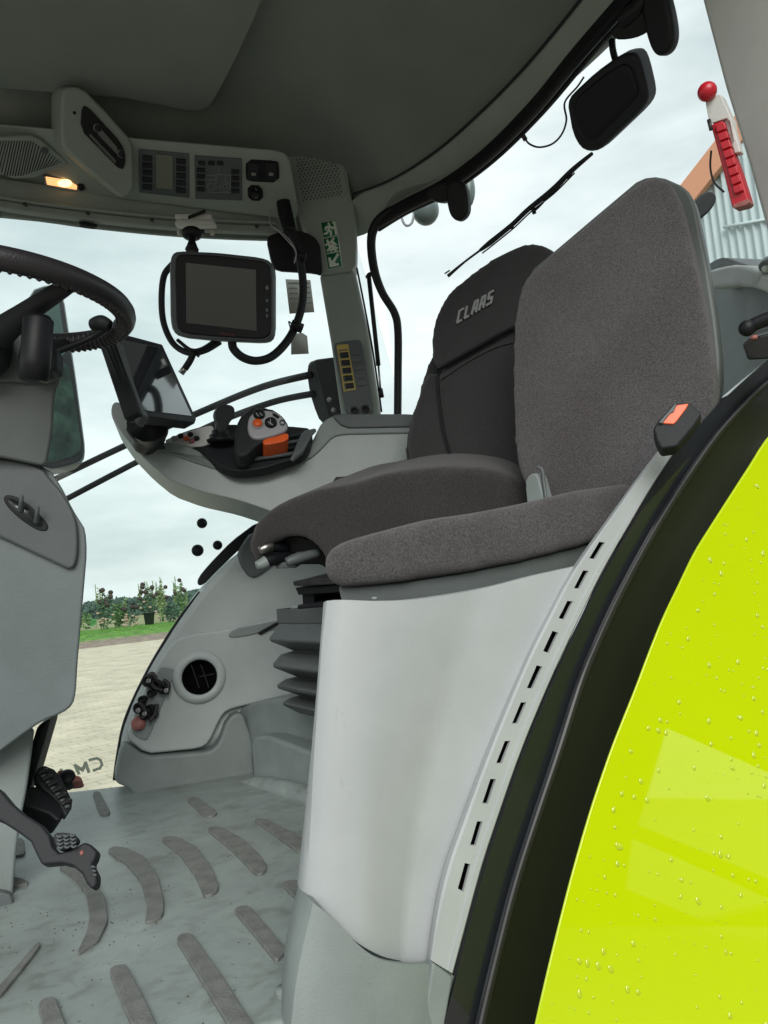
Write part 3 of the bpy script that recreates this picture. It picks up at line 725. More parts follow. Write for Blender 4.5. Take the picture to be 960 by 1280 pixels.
# perforated speaker on the pillar cover
SPR = shift(PP, .003)
t = thing('perforated_speaker', onp(398, 220, SPR), 'grey speaker cover punched with rows of small holes above the far pillar', 'speaker')
slab('cover', [(357, 189), (392, 183), (424, 179.5), (427, 183), (434, 240), (428, 247), (374, 254)], SPR, .01, 'trim', t, .002, 0)
vs, fs = [], []
for r_i in range(15):
    for c_i in range(11):
        x = 371 + c_i * 4.6 + (2.3 if r_i % 2 else 0) + r_i * .55; y = 200 + r_i * 3.6 - c_i * .75
        c = onp(x, y, shift(SPR, .0008)); k = len(vs); rr = .0026
        ax1 = RT - SPR[1] * RT.dot(SPR[1]); ax2 = SPR[1].cross(ax1)
        n6 = 6
        vs += [c + ax1 * math.cos(i * math.pi / 3) * rr * .8 + ax2 * math.sin(i * math.pi / 3) * rr * 1.25 for i in range(6)]
        fs.append(tuple(range(k, k + 6)))
tag(mesh('speaker_holes', vs, fs, 'black', t, False), kind='stuff')

# accessory rail with bolts, along the header
t = thing('accessory_rail', W(160, 280, 2.12), 'pale metal accessory rail bolted along the header above the far window', 'rail')
rl = [(-60, 246, 1.91), (0, 257, 1.96), (60, 266, 2.01), (165, 278, 2.09), (260, 285, 2.15), (345, 289, 2.2)]
flatbar('rail', [W(*p) for p in rl], .022, .022, 'trim', t, b=.004)
flatbar('rail_lip', [W(x, y - 8, d) for x, y, d in rl], .008, .03, 'trim', t, b=.003)
c0 = W(-9, 249, 1.93)
for x, y, d in ((-5, 253, 1.94), (35, 258.5, 1.975), (112.5, 269, 2.035), (192, 278, 2.09), (322, 285.5, 2.17)):
    lathe('bolt', [(.0055, 0), (.0055, .006), (.003, .007)], W(x, y, d) - FW * .012, -FW, 'black_metal', t, 8)
o = slab('header_clip', [(97, 275), (122, 279), (123, 284), (99, 281)], P3((97, 275, 2.03), (122, 279, 2.05), (100, 290, 2.03)), .02, 'black', None, .003, 1)
tag(o, 'small black clip hanging under the rail above the steering wheel', 'clip')

# ================================================================== GUIDANCE MONITOR
MP = P3((212, 320, 1.90), (342, 330, 1.90), (220, 425, 1.93))
t = thing('guidance_monitor', onp(278, 370, MP), 'black framed monitor hanging from the header rail on a ball mount', 'monitor')
slab('housing', [(211, 330), (214, 317), (222, 313), (270, 315), (325, 321), (338, 326), (342, 336), (342, 415), (338, 425), (328, 428), (270, 425.5), (224, 421), (215, 414), (212, 400)], MP, .05, 'panel_dark', t, .010, 1, 4)
slab('bezel', [(218, 331), (220, 320), (227, 317), (270, 319), (324, 325), (335, 329), (339, 338), (339, 414), (335, 421), (326, 424), (270, 421), (229, 417), (220, 410)], shift(MP, .004), .02, 'black', t, .005, 1, 3)
slab('screen', [(232, 328), (320, 337), (321, 414), (233, 404)], shift(MP, .0055), .004, 'screen_black', t, .0008, 0)
for y, mm in ((360, 'display_grey'), (376, 'panel_mid'), (388, 'panel_mid'), (395, 'panel_mid')):
    lathe('button', [(.0075 if y == 360 else .0048, 0), (.006 if y == 360 else .004, .004)], onp(334, y, shift(MP, .004)), MP[1], mm, t, 14, sx=.62, sdir=RT)
mat('red_print', (.12, .015, .02), .5)
strokes('logo', [[(276 + i * 3, 415.5 + i * .3), (278 + i * 3, 418.7 + i * .3)] for i in range(6)], shift(MP, .005), .9, 'red_print', t)
mt = thing('monitor_mount', W(242, 285, 1.98), 'pale clamp plates with a black ball joint on the rail', 'bracket')
rbox('clamp_plate', W(243, 273, 2.03), (RT, FW, UP), (.10, .03, .014), 'pillar_grey', mt, .003)
rbox('clamp_plate', W(245, 281, 2.02), (RT, FW, UP), (.108, .03, .012), 'pillar_grey', mt, .003)
for x in (224, 234, 253, 265): lathe('bolt', [(.006, 0), (.006, .012)], W(x, 288, 2.01), -UP, 'cream_metal' if x in (224, 265) else 'black_metal', mt, 8)
ball('ball_joint', W(240, 292, 1.98), .026, 'black', mt, 8, (1.1, 1, .7))
tube('neck', [W(240, 294, 1.98), W(240, 302, 1.96), W(240, 312, 1.95)], [.016, .009, .018], 'black', mt, 5, 12)
rbox('clamp_lever', W(246, 268, 2.0), (RT + UP * .4, FW, UP), (.05, .01, .008), 'black', mt, .002)

# cables
o = thing('looped_cable', W(205, 380, 1.97), 'thin black cable looping down the left side of the guidance monitor', 'cable')
tube('cable', [W(*p) for p in [(216, 330, 1.97), (205, 345, 1.99), (202, 375, 2.0), (205, 405, 2.0), (217, 430, 1.99), (236, 441, 1.98), (256, 438, 1.98), (275, 427, 1.97)]], .0085, 'black_soft', o)
tube('cable', [W(*p) for p in [(222, 425, 1.99), (238, 437, 1.97), (252, 436, 1.97), (268, 426, 1.96)]], .005, 'black', o)
tube('plug_lead', [W(242, 440, 1.97), W(238, 450, 1.97), W(231, 461, 1.97)], .009, 'black', o)
tube('plug', [W(232, 459, 1.97), W(226, 467, 1.97)], .0085, 'steel', o, seg=12)
tube('cable_tie', [W(244, 441, 1.96), W(248, 446, 1.96), W(250, 440, 1.96)], .002, 'black', o)
o = thing('thick_cable', W(340, 440, 2.0), 'thick ribbed black cable from the pillar sleeve curving under the monitor', 'cable')
cb = [(290, 425, 1.96), (292, 436, 1.97), (304, 447, 1.98), (322, 451, 2.0), (342, 444, 2.02), (362, 422, 2.05), (375, 392, 2.07), (379, 362, 2.08), (376, 330, 2.08), (370, 305, 2.09), (362, 285, 2.1)]
tube('conduit', [W(*p) for p in cb], .0115, 'black_soft', o, 8, 12)
for i in range(0, 60, 1):
    pass
tube('tie', [W(364, 405, 2.04), W(378, 411, 2.05)], .0135, 'black', o)
tube('tie', [W(369, 318, 2.07), W(382, 322, 2.07)], .0125, 'black', o)
tube('tie_end', [W(368, 408, 2.03), W(361, 402, 2.02), W(364, 412, 2.02)], .002, 'black', o)
tube('sleeve', [W(354, 252, 2.1), W(357, 268, 2.1), W(363, 290, 2.09)], [.020, .021, .019], 'black', o, 6, 14)
for dy in (0, 6):
    tube('thin_wire', [W(*p) for p in [(338, 262, 2.12), (338, 280, 2.1), (350, 289 + dy * .3, 2.08), (362, 300 + dy * .6, 2.05), (370, 315, 2.04), (368, 327 + dy * .3, 2.04)]], .0016, 'hand_grey', o)
o = slab('black_cover', [(333, 297), (340, 292), (360, 288), (380, 288), (400, 300), (404, 345), (396, 341), (346, 338), (340, 330)], P3((335, 297, 2.16), (400, 300, 2.2), (345, 338, 2.17)), .02, 'black', None, .006, 1)
tag(o, 'black cover plate at the top corner of the side window behind the cable', 'cover')
# notices on the glass
NP = VY(2.318)
t = thing('printed_notice', onp(375, 370, NP), 'grey printed notice sheet on the side window behind the thick cable', 'notice')
slab('sheet', [(357, 349), (388, 350), (393, 390), (362, 392)], NP, .002, 'paper', t, 0, 0)
strokes('print', [[(360, 353.5), (386, 354)]] + [[(361 + .8 * i, 360 + 6.5 * i), (371 + .8 * i, 360 + 6.5 * i)] for i in range(4)] + [[(377 + .8 * i, 359 + 6.5 * i), (387 + .8 * i, 359 + 6.5 * i)] for i in range(4)], shift(NP, .001), 1.1, 'print_grey', t, 0, .0004)
o = slab('arched_label', [(364, 443), (364, 423), (369, 417), (378, 416), (384, 420), (386, 442)], NP, .002, 'paper', None, 0, 0)
tag(o, 'small round topped grey label on the side window below the printed notice', 'label')

# emergency exit sign on the pillar
XP = shift(PP, .0)
t = thing('exit_sign', onp(413, 307, XP), 'green and white emergency exit sticker with running figure, breaking glass and arrow', 'sign')
slab('backing', [(400, 278), (420, 275), (428.5, 333), (409.5, 337.5)], shift(XP, .0012), .0012, 'sign_white', t, 0, 0)
def cell(k):      # three pictograms
    f0, f1 = k / 3 + .012, (k + 1) / 3 - .012
    TL, TR, BR, BL = V((400, 278)), V((420, 275)), V((428.5, 333)), V((409.5, 337.5))
    q = lambda u, v: tuple((TL + (TR - TL) * u) * (1 - v) + (BL + (BR - BL) * u) * v)
    return lambda u, v: q(.06 + u * .88, f0 + (f1 - f0) * v)
for k, nm in enumerate(('running_figure', 'glass_breaking', 'arrow')):
    c = cell(k)
    slab('green_field', [c(0, 0), c(1, 0), c(1, 1), c(0, 1)], shift(XP, .0016), .0008, 'sign_green', t, 0, 0)
    if k == 0: L_ = [[c(.5, .12), c(.56, .18)], [c(.55, .3), c(.45, .55), c(.6, .7), c(.55, .92)], [c(.45, .55), c(.3, .75), c(.12, .78)], [c(.55, .32), c(.3, .35), c(.25, .5)], [c(.55, .32), c(.75, .5), c(.85, .42)], [c(.82, .1), c(.93, .1), c(.93, .9)]]
    elif k == 1: L_ = [[c(.1, .45), c(.5, .3), c(.7, .1)], [c(.25, .15), c(.4, .9)], [c(.15, .85), c(.5, .55), c(.85, .8)], [c(.55, .25), c(.8, .55)], [c(.35, .5), c(.75, .95)], [c(.6, .3), c(.55, .85)]]
    else: L_ = [[c(.85, .15), c(.3, .72)], [c(.2, .3), c(.2, .82), c(.75, .82)], [c(.3, .55), c(.5, .72)]]
    strokes(nm, L_, shift(XP, .0024), 2.6 if k != 2 else 3.2, 'sign_white', t, 0, .0004)

# switch panel low on the pillar
LP_ = shift(PP, .012)
t = thing('armrest_switch_panel', onp(440, 470, LP_), 'dark switch panel low on the far pillar with a yellow framed key column', 'switch panel')
slab('plate', [(416, 431), (422, 428), (448, 424), (453, 428), (468, 512), (462, 520), (433, 520), (426, 485)], LP_, .03, 'panel_dark', t, .004, 1)
strokes('yellow_frame', [[(422, 432), (434.5, 431), (444, 486), (430.5, 488.5), (421.5, 433)]] + [[(423.5 + k * 1.6, 440 + k * 9.6), (436 + k * 1.6, 438.8 + k * 9.6)] for k in range(0, 5)], LP_, 1.7, 'yellow', t, .0012)
strokes('yellow_head', [[(424, 435), (434, 434)]], LP_, 4.5, 'yellow', t, .0014)
for k in range(5):
    x, y = 430.5 + k * 1.6, 443.5 + k * 9.6
    slab('key', [(x - 5, y - 3), (x + 4.6, y - 3.6), (x + 5.6, y + 2.2), (x - 4, y + 3)], shift(LP_, .004), .006, 'black', t, .0012, 0)
    x += 14.5; y -= 2.5
    kk = slab('key', [(x - 5, y - 3), (x + 4.6, y - 3.6), (x + 5.6, y + 2.2), (x - 4, y + 3)], shift(LP_, .004), .006, 'panel_dark', t, .0012, 0)
for x, y in ((443, 514), (457, 512)):
    lathe('socket', [(.014, 0), (.014, .004), (.009, .005), (.009, .001)], onp(x, y, shift(LP_, .002)), LP_[1], 'black_metal', t, 18)
    lathe('socket_ring', [(.0155, 0), (.0145, .003)], onp(x, y, LP_), LP_[1], 'steel', t, 18)

# ================================================================== MIRROR OUTSIDE, on two arms
t = thing('right_mirror', W(75, 470, 2.9), 'tall black rimmed outside mirror seen beyond the steering column', 'mirror')
MRP = P3((50, 360, 3.0), (105, 570, 2.85), (45, 585, 2.7))
slab('housing', [(38, 362), (60, 354), (72, 356), (81, 372), (96, 470), (108, 560), (106, 576), (96, 581), (58, 589), (36, 560)], MRP, .07, 'panel_mid', t, .012, 1, 4)
slab('rim', [(38, 364), (60, 356), (71, 358), (79, 373), (94, 471), (106, 560), (104, 573), (94, 579), (58, 587), (36, 560)], shift(MRP, .004), .02, 'black', t, .005, 1)
slab('upper_glass', [(42, 368), (60, 361), (69, 364), (74, 378), (84, 446), (46, 450), (40, 420)], shift(MRP, .006), .004, 'mirror_reflect_green', t, .001, 1)
slab('lower_glass', [(44, 456), (86, 452), (102, 556), (99, 568), (60, 580), (44, 575)], shift(MRP, .006), .004, 'mirror_reflect_dark', t, .001, 1)
t = thing('mirror_arm', W(410, 490, 2.5), 'black bracket and two long rods outside the side window carrying the mirror', 'mirror arm')
slab('bracket', [(383, 458), (388, 450), (418, 446), (428, 446), (446, 528), (430, 545), (400, 530), (390, 505), (384, 480)], P3((385, 450, 2.5), (420, 446, 2.42), (400, 528, 2.5)), .05, 'black', t, .01, 1)
tube('rod', [W(*p) for p in [(390, 468, 2.5), (330, 483, 2.6), (260, 511, 2.7), (150, 560, 2.85), (40, 613, 3.0)]], .0125, 'black_soft', t, 6, 12)
tube('rod', [W(*p) for p in [(392, 492, 2.5), (340, 503, 2.58), (270, 529, 2.68), (180, 573, 2.8), (60, 636, 2.95)]], .0115, 'black_soft', t, 6, 12)
for x, y in ((412, 500), (417, 513)): lathe('bolt', [(.009, 0), (.009, .006)], W(x, y, 2.43), -FW, 'steel', t, 8)

# ================================================================== REAR WINDOW FRAME, STRUT, HANDLES
t = thing('rear_window_frame', W(497, 515, 2.2), 'black tubular frame of the rear window running along the header and down behind the console', 'window frame')
tube('frame', [W(*p) for p in [(497, 530, 2.16), (497.5, 470, 2.17), (497.5, 415, 2.17), (493, 391, 2.17), (478, 366, 2.17), (468, 338, 2.17), (464, 305, 2.17), (468, 284, 2.16), (482, 268, 2.14), (510, 255, 2.1)]],
     [.0115, .0115, .0115, .0118, .012, .013, .013, .014, .014, .014], 'black', t, 8, 12)
flatbar('header_seal', [W(*p) for p in [(472, 278, 2.16), (505, 258, 2.1), (556, 232, 2.02), (609, 193, 1.9), (667, 135, 1.74), (722, 68, 1.58), (795, -15, 1.41)]], .036, .02, 'black', t, b=.006)
flatbar('header_seal_lip', [W(*p) for p in [(472, 286, 2.18), (508, 264, 2.12), (562, 238, 2.04), (617, 198, 1.92), (676, 140, 1.76), (735, 70, 1.6), (806, -15, 1.43)]], .02, .012, 'black_soft', t, b=.004)
t = thing('gas_strut', W(463, 400, 2.2), 'slim black gas strut between the pillar and the rear window frame', 'gas strut')
tube('cylinder', [W(461, 345, 2.19), W(473, 457, 2.21)], .0068, 'black_soft', t)
tube('rod', [W(473, 456, 2.21), W(476, 492, 2.215)], .0032, 'steel', t)
tube('end_fitting', [W(475, 486, 2.21), W(477, 497, 2.21)], .008, 'black', t)
tube('top_fitting', [W(459, 347, 2.19), W(462, 343, 2.18), W(468, 343, 2.17)], .0065, 'black', t)

t = thing('window_latch', W(575, 250, 1.95), 'black latch handle hanging from the rear header beside the round beacon', 'latch')
slab('grip', [(556, 240), (561, 226), (575, 224), (583, 235), (585, 258), (583, 268), (575, 276), (567, 275), (560, 266)], P3((556, 240, 1.93), (585, 240, 1.9), (570, 276, 1.93)), .03, 'black', t, .008, 2)
slab('arm', [(532, 238), (545, 230), (562, 228), (562, 250), (548, 254), (536, 248)], P3((532, 238, 1.98), (562, 228, 1.94), (545, 250, 1.97)), .03, 'black', t, .006, 1)
t = thing('window_latch', W(800, 30, 1.42), 'large black latch handle at the top of the rear window beside the near pillar', 'latch')
slab('grip', [(800, 10), (806, -20), (828, -20), (838, 20), (841, 45), (836, 62), (826, 71), (815, 68), (806, 44)], P3((800, 10, 1.40), (840, 20, 1.36), (825, 70, 1.40)), .03, 'black', t, .009, 2)
slab('arm', [(762, 40), (775, 28), (790, 12), (812, 8), (812, 38), (800, 46), (784, 50), (768, 50)], P3((762, 40, 1.46), (810, 10, 1.40), (785, 50, 1.45)), .03, 'black', t, .008, 1)
tube('pivot', [W(776, 26, 1.44), W(800, 6, 1.41), W(812, -18, 1.4)], .016, 'black', t)

# outside: beacon, work lamp, wiper, cable
mat('beacon', (.15, .19, .19), .3)
t = thing('beacon', W(532, 262, 2.35), 'round grey beacon lamp outside behind the rear window header', 'beacon')
ball('lamp_body', W(532, 263, 2.35), .043, 'beacon', t, 12, (1, 1, 1.1))
lathe('rim', [(.05, 0), (.05, .03), (.044, .034)], W(533, 249, 2.36), UP, 'beacon', t, 24)
tube('cable_loop', [W(*p) for p in [(518, 262, 2.34), (515, 278, 2.34), (508, 282, 2.34), (503, 275, 2.34), (502, 264, 2.34), (506, 258, 2.34)]], .004, 'hand_grey', t)
o = ball('beacon', W(583, 237, 2.3), .035, 'beacon', None, 10, (.7, 1, 1.7)); tag(o, 'pale oval lamp half hidden behind the small window latch', 'lamp')

WLP = P3((710, 130, 1.62), (806, 110, 1.50), (760, 185, 1.62))
t = thing('work_lamp', onp(757, 130, WLP), 'square black work lamp hanging outside the top of the rear window', 'work lamp')
slab('housing', [(707, 128), (714, 118), (742, 92), (772, 70), (786, 66), (795, 68), (801, 82), (809, 116), (808, 128), (800, 140), (758, 180), (748, 189), (735, 191), (724, 186), (714, 168)], WLP, .05, 'black_soft', t, .016, 1, 5)
slab('rear_face', [(715, 132), (722, 120), (748, 98), (775, 80), (788, 82), (797, 112), (794, 124), (752, 166), (742, 176), (728, 176), (719, 156)], shift(WLP, .007), .02, 'black', t, .008, 1, 4)
tube('stem', [W(769, 74, 1.56), W(766, 62, 1.55), W(765, 50, 1.55)], .007, 'black', t)
t = thing('lamp_cable', W(680, 180, 1.7), 'thin dark cable hanging in a loop beside the work lamp', 'cable')
tube('cable', [W(*p) for p in [(656, 173, 1.74), (662, 180, 1.73), (674, 184, 1.72), (690, 180, 1.7), (702, 168, 1.68), (708, 150, 1.66), (706, 128, 1.66), (722, 108, 1.64), (730, 96, 1.63)]], .0022, 'black_soft', t)
tube('plug', [W(653, 168, 1.74), W(657, 175, 1.74)], .0055, 'black_metal', t)

t = thing('rear_wiper', W(640, 280, 1.9), 'black wiper arm slanting across the rear window above the driver seat', 'wiper')
wp = [(740, 192, 1.62), (715, 213, 1.68), (690, 238, 1.74), (660, 262, 1.8), (640, 281, 1.85), (613, 303, 1.9), (600, 313, 1.93), (580, 328, 1.97), (560, 345, 2.0)]
tube('arm', [W(*p) for p in wp[:7]], [.004, .006, .007, .006, .006, .007, .004], 'black_soft', t, 5, 8)
tube('blade', [W(*p) for p in wp[5:]], [.0045, .003, .003, .005], 'black_metal', t, 5, 8)
tube('rubber', [W(x + 3, y + 3.4, d) for x, y, d in wp[1:7]], .002, 'black', t, 5, 6)
tube('yoke', [W(*p) for p in [(664, 264, 1.79), (669, 263, 1.785), (680, 252, 1.76), (687, 240, 1.745)]], .002, 'black', t)
tube('yoke', [W(*p) for p in [(631, 288, 1.87), (641, 284, 1.85), (640, 278, 1.85)]], .002, 'black', t)
tube('yoke', [W(*p) for p in [(706, 222, 1.7), (712, 222, 1.69), (716, 212, 1.68)]], .002, 'black', t)
tube('washer_nozzle', [W(556, 342, 2.0), W(562, 338, 1.99)], .002, 'black', t)
tube('blade_clip', [W(666, 258, 1.79), W(668, 267, 1.79)], .005, 'black', t)

# ================================================================== RED BELT CUTTER on the near pillar
t = thing('belt_cutter', W(910, 190, 1.15), 'red emergency hammer with a red ball head in a grey holder on the near pillar', 'emergency hammer')
HP_ = P3((884, 150, 1.17), (935, 250, 1.15), (912, 150, 1.15))
ball('hammer_ball', W(884, 114.5, 1.16), .0145, 'red', t, 12)
slab('holder', [(881, 124), (900, 117), (914, 148), (917, 175), (912, 152), (908, 148), (890, 154), (885, 146)], HP_, .03, 'pillar_grey', t, .003, 0)
slab('holder_lower', [(904, 148), (914, 148), (926, 190), (918, 192)], shift(HP_, -.006), .02, 'pillar_grey', t, .002, 0)
slab('handle', [(888, 156), (903, 150), (911, 175), (925, 215), (936, 250), (932, 254), (915, 260), (904, 215)], HP_, .03, 'red', t, .004, 0)
for k in range(8):
    f = k / 8
    x, y = 893 + 25 * f, 156 + 88 * f
    slab('rib', [(x, y), (x + 12 - f * 1, y - 4.5), (x + 15 - f, y + 5), (x + 3, y + 9.6)], shift(HP_, .006), .012, 'red', t, .0018, 0)
slab('end_cap', [(915, 256), (935, 248), (937, 253), (933, 257), (917, 261)], shift(HP_, .002), .03, 'red_dull', t, .002, 0)
tube('trigger', [W(886, 150, 1.16), W(889, 162, 1.155)], .003, 'black_metal', t)
tube('lanyard', [W(*p) for p in [(889, 188, 1.17), (888, 210, 1.18), (893, 228, 1.18), (905, 240, 1.17)]], .0016, 'black', t)

# ================================================================== REAR LEFT: grab rail, storage box, hinge
RB = P3((884, 400, 1.62), (960, 400, 1.36), (890, 500, 1.58))
t = thing('rear_storage_box', onp(920, 400, RB), 'grey moulded storage box behind the instructor seat', 'storage box')
slab('body', [(872, 345), (905, 336), (935, 340), (962, 350), (1010, 380), (1010, 480), (960, 480), (900, 510), (872, 560)], RB, .3, 'panel_mid', t, .03, 1, 5)
t = thing('grab_rail', onp(920, 340, shift(RB, .05)), 'pale grey curved grab rail with a dark top, right of the instructor backrest', 'grab rail')
slab('rail', [(880, 340), (897, 334), (920, 330), (942, 336), (962, 346), (990, 362), (990, 385), (958, 366), (930, 357), (900, 358), (880, 362)], shift(RB, .05), .05, 'pillar_grey', t, .010, 1, 4)
slab('rail_top', [(882, 333), (893, 325), (905, 321), (922, 327), (944, 334), (925, 335), (900, 340), (884, 343)], shift(RB, .0), .08, 'panel_dark', t, .01, 1, 4)
t = thing('hinge_bracket', W(955, 335, 1.3), 'grey hinge tab with a round bolt at the end of the grab rail', 'hinge')
slab('tab', [(944, 336), (952, 327), (962, 324), (990, 320), (990, 350), (962, 348)], P3((944, 336, 1.3), (990, 320, 1.25), (960, 350, 1.3)), .02, 'panel_mid', t, .004, 1)
lathe('bolt', [(.007, 0), (.006, .005)], W(956.5, 337, 1.285), -FW, 'sign_white', t, 14)
t = thing('door_hinge', W(950, 430, 1.1), 'black door hinge block with a rounded pin at the right edge', 'hinge')
slab('block', [(927, 430), (936, 423), (970, 414), (1000, 414), (1000, 450), (960, 449), (934, 451)], P3((927, 430, 1.12), (980, 414, 1.08), (940, 450, 1.12)), .05, 'black_gloss', t, .004, 0)
tube('pin', [W(934, 410, 1.11), W(950, 402, 1.1), W(985, 388, 1.08)], .0105, 'black', t, seg=14)
ball('pin_head', W(934, 410, 1.105), .0125, 'black', t, 8)
lathe('bolt', [(.005, 0), (.005, .005)], W(943, 424, 1.1), UP, 'red_dull', t, 10)

# ================================================================== SIDE WALL FITTINGS
wp21 = VY(2.205); nrmW = wp21[1]
t = thing('cup_vent', onp(249, 846, wp21), 'round black vent in a raised grey ring low on the far side wall', 'vent')
c = onp(249, 846, wp21); kk = (c - CAM).dot(FW) / F
lathe('ring', [(34 * kk, -.022), (33 * kk, .0), (29 * kk, .014), (24 * kk, .016), (21.5 * kk, .012), (21.5 * kk, -.01)], c, nrmW, 'panel_light', t, 48)
lathe('outlet', [(22 * kk, -.02), (22 * kk, .010), (19.5 * kk, .012), (19 * kk, .000), (.0001, .0005)], c, nrmW, 'hole', t, 40)
for dx in (-7, 5):
    flatbar('vane', [onp(249 + dx - 3, 831, shift(wp21, .006)), onp(249 + dx + 7, 860, shift(wp21, .006))], .012, .003, 'black_soft', t, nrmW, .001)
flatbar('vane', [onp(249, 846, shift(wp21, .004)), onp(268, 842, shift(wp21, .004))], .012, .003, 'black_soft', t, nrmW, .001)

SPn = shift(wp21, .004)
t = thing('socket_plate', onp(190, 880, SPn), 'grey recessed plate with black plug sockets near the window edge of the side wall', 'socket plate')
slab('plate', [(199, 836), (204, 834), (219, 837), (217, 845), (186, 922), (181, 926), (166, 918), (166, 910)], SPn, .008, 'panel_mid', t, .002, 1)
def sock(name, x, y, r, m2='black'):
    c = onp(x, y, shift(SPn, .002)); k = (c - CAM).dot(FW) / F
    s_ = lathe(name, [(r * k, 0), (r * k, .02), (r * .8 * k, .024), (r * .7 * k, .016), (.0001, .016)], c, nrmW + RT * -.35, m2, t, 18)
    return s_
for x, y, r in ((187, 851, 7), (196, 857, 8), (206, 861, 6), (191, 866, 5), (176, 884, 7), (183, 893, 6), (189, 886, 6), (180, 874, 5), (194, 893, 5)):
    sock('socket', x, y, r)
for pts in ([(187, 848), (192, 858), (203, 863)], [(204, 850), (211, 856), (208, 868)], [(175, 878), (182, 890), (178, 898)], [(196, 880), (194, 892), (186, 902)], [(184, 846), (190, 842), (195, 848)]):
    tube('lead', [onp(x, y, shift(SPn, .022)) for x, y in pts], .006, 'black_metal', t, 5, 8)
for x, y in ((186, 851), (208, 863), (181, 892), (173, 888)):
    lathe('contact', [(.007, 0), (.006, .004), (.003, .003)], onp(x, y, shift(SPn, .034)), nrmW + RT * -.35, 'steel', t, 12)
lathe('cap', [(.019, 0), (.020, .006), (.016, .014), (.006, .016)], onp(173, 905, shift(SPn, .006)), nrmW + UP * .5, 'red_dull', t, 20)

# ================================================================== ARMREST CONSOLE
AP = P3((200, 560, 1.86), (500, 540, 2.0), (300, 640, 1.86))
t = thing('armrest_console', onp(350, 570, AP), 'grey armrest console sweeping forward from the driver seat with levers on top', 'armrest')
body = slab('body', [(139, 508), (143, 502), (150, 503), (163, 520), (180, 545), (205, 560), (250, 580), (290, 592), (313, 591), (345, 582), (385, 573), (402, 558), (414, 541), (432, 540), (530, 539), (530, 640), (460, 640), (352, 644), (328, 635), (298, 625), (250, 614), (212, 600), (185, 578), (160, 552), (145, 530), (139, 520)], AP, .16, 'panel_arm', t, .016, 1, 4)
slab('top_trim', [(176, 556), (184, 549), (200, 553), (215, 552), (245, 560), (262, 575), (278, 586), (300, 590), (330, 586), (372, 572), (385, 562), (396, 540), (402, 528), (414, 520), (424, 519), (514, 518), (530, 519), (530, 541), (430, 543), (416, 546), (404, 560), (386, 576), (342, 586), (312, 595), (290, 593), (248, 580), (204, 565), (180, 560)], shift(AP, .006), .15, 'panel_mid', t, .007, 1, 3)
slab('arm_pad', [(415, 520), (420, 517), (515, 517), (540, 520), (540, 533), (430, 535)], shift(AP, .012), .17, 'panel_dark', t, .005, 1)
slab('pocket_opening', [(412, 608), (420, 596), (434, 595), (515, 590), (515, 612), (414, 612)], shift(AP, .004), .01, 'black', t, .002, 0)
TPL = P3((190, 552, 1.9), (300, 520, 1.97), (330, 585, 1.84))
slab('control_plate', [(200, 552), (232, 538), (262, 530), (300, 530), (360, 532), (392, 535), (386, 560), (372, 571), (330, 585), (300, 589), (282, 586), (262, 574), (246, 560)], shift(TPL, .0), .03, 'black_soft', t, .004, 1)
slab('button_strip', [(203, 551), (228, 541), (262, 531), (268, 534), (262, 545), (270, 552), (246, 559), (222, 555)], shift(TPL, .003), .01, 'pillar_grey', t, .002, 1)
for x, y, mm in ((218, 549, 'hand_grey'), (226, 546, 'black'), (233, 549, 'orange'), (240, 552, 'red_dull'), (246, 549, 'black'), (238, 544, 'black')):
    lathe('button', [(.0075, 0), (.0075, .006), (.005, .008)], onp(x, y, shift(TPL, .003)), TPL[1], mm, t, 14)
for k in range(5):
    x = 379 - k * 2.6
    tube('gaiter_rib', [onp(x + 14, 538 + k * .6, shift(TPL, .012)), onp(x + 8, 545 + k, shift(TPL, .016)), onp(x, 560 + k * 2, shift(TPL, .016)), onp(x - 4, 568 + k * 2, shift(TPL, .01))], .006, 'panel_dark', t, 5, 8)
for k in range(4):
    tube('guide_rail', [onp(318 + k, 574 - k * 7, shift(TPL, .01)), onp(372 + k * 2, 566 - k * 7.5, shift(TPL, .01))], .005, 'black_soft' if k % 2 else 'panel_dark', t, 3, 8)
# joystick
js = slab('joystick', [(269, 515), (273, 507), (283, 505), (291, 507), (294, 512), (293, 521), (286, 530), (283, 541), (271, 541), (274, 530), (270, 522)], P3((270, 505, 1.86), (294, 505, 1.88), (275, 540, 1.86)), .035, 'black_soft', t, .009, 1, 4)
lathe('boot', [(.034, 0), (.036, .006), (.027, .010), (.029, .017), (.021, .021), (.023, .028), (.015, .034), (.012, .05)], W(276, 553, 1.88), UP + RT * .05, 'black', js, 22)
# multi function handle
MH = P3((305, 520, 1.84), (365, 520, 1.86), (330, 560, 1.80))
mh = foam('grip', [(296, 540), (298, 526), (306, 516), (320, 510), (336, 511), (350, 517), (360, 530), (361, 540), (345, 545), (325, 550), (314, 556), (312, 566), (304, 572), (294, 570), (291, 562), (297, 553)], MH, .05, 'black_soft', t, 1, .005, 5)
hb = slab('button_face', [(309, 532), (311, 521), (318, 514), (331, 512), (344, 514), (353, 520), (360, 532), (358, 538), (345, 543), (322, 549), (314, 546), (310, 540)], shift(MH, .008), .03, 'hand_grey', t, .006, 1, 4)
slab('orange_base', [(328, 549), (345, 545), (360, 540), (361, 546), (358, 551), (340, 555), (329, 556)], shift(MH, .002), .06, 'orange', t, .004, 1)
for x, y, r, mm in ((324, 518.5, 7.5, 'black'), (322, 530, 6.3, 'orange'), (338.5, 529, 7.8, 'black')):
    c = onp(x, y, shift(MH, .009)); k = (c - CAM).dot(FW) / F
    b_ = lathe('button', [(r * k, 0), (r * k * .95, .006), (r * k * .7, .009)], c, MH[1], mm, hb, 22)
    if mm == 'orange': lathe('button_ring', [(r * 1.18 * k, 0), (r * 1.12 * k, .003)], c, MH[1], 'panel_white', hb, 22)
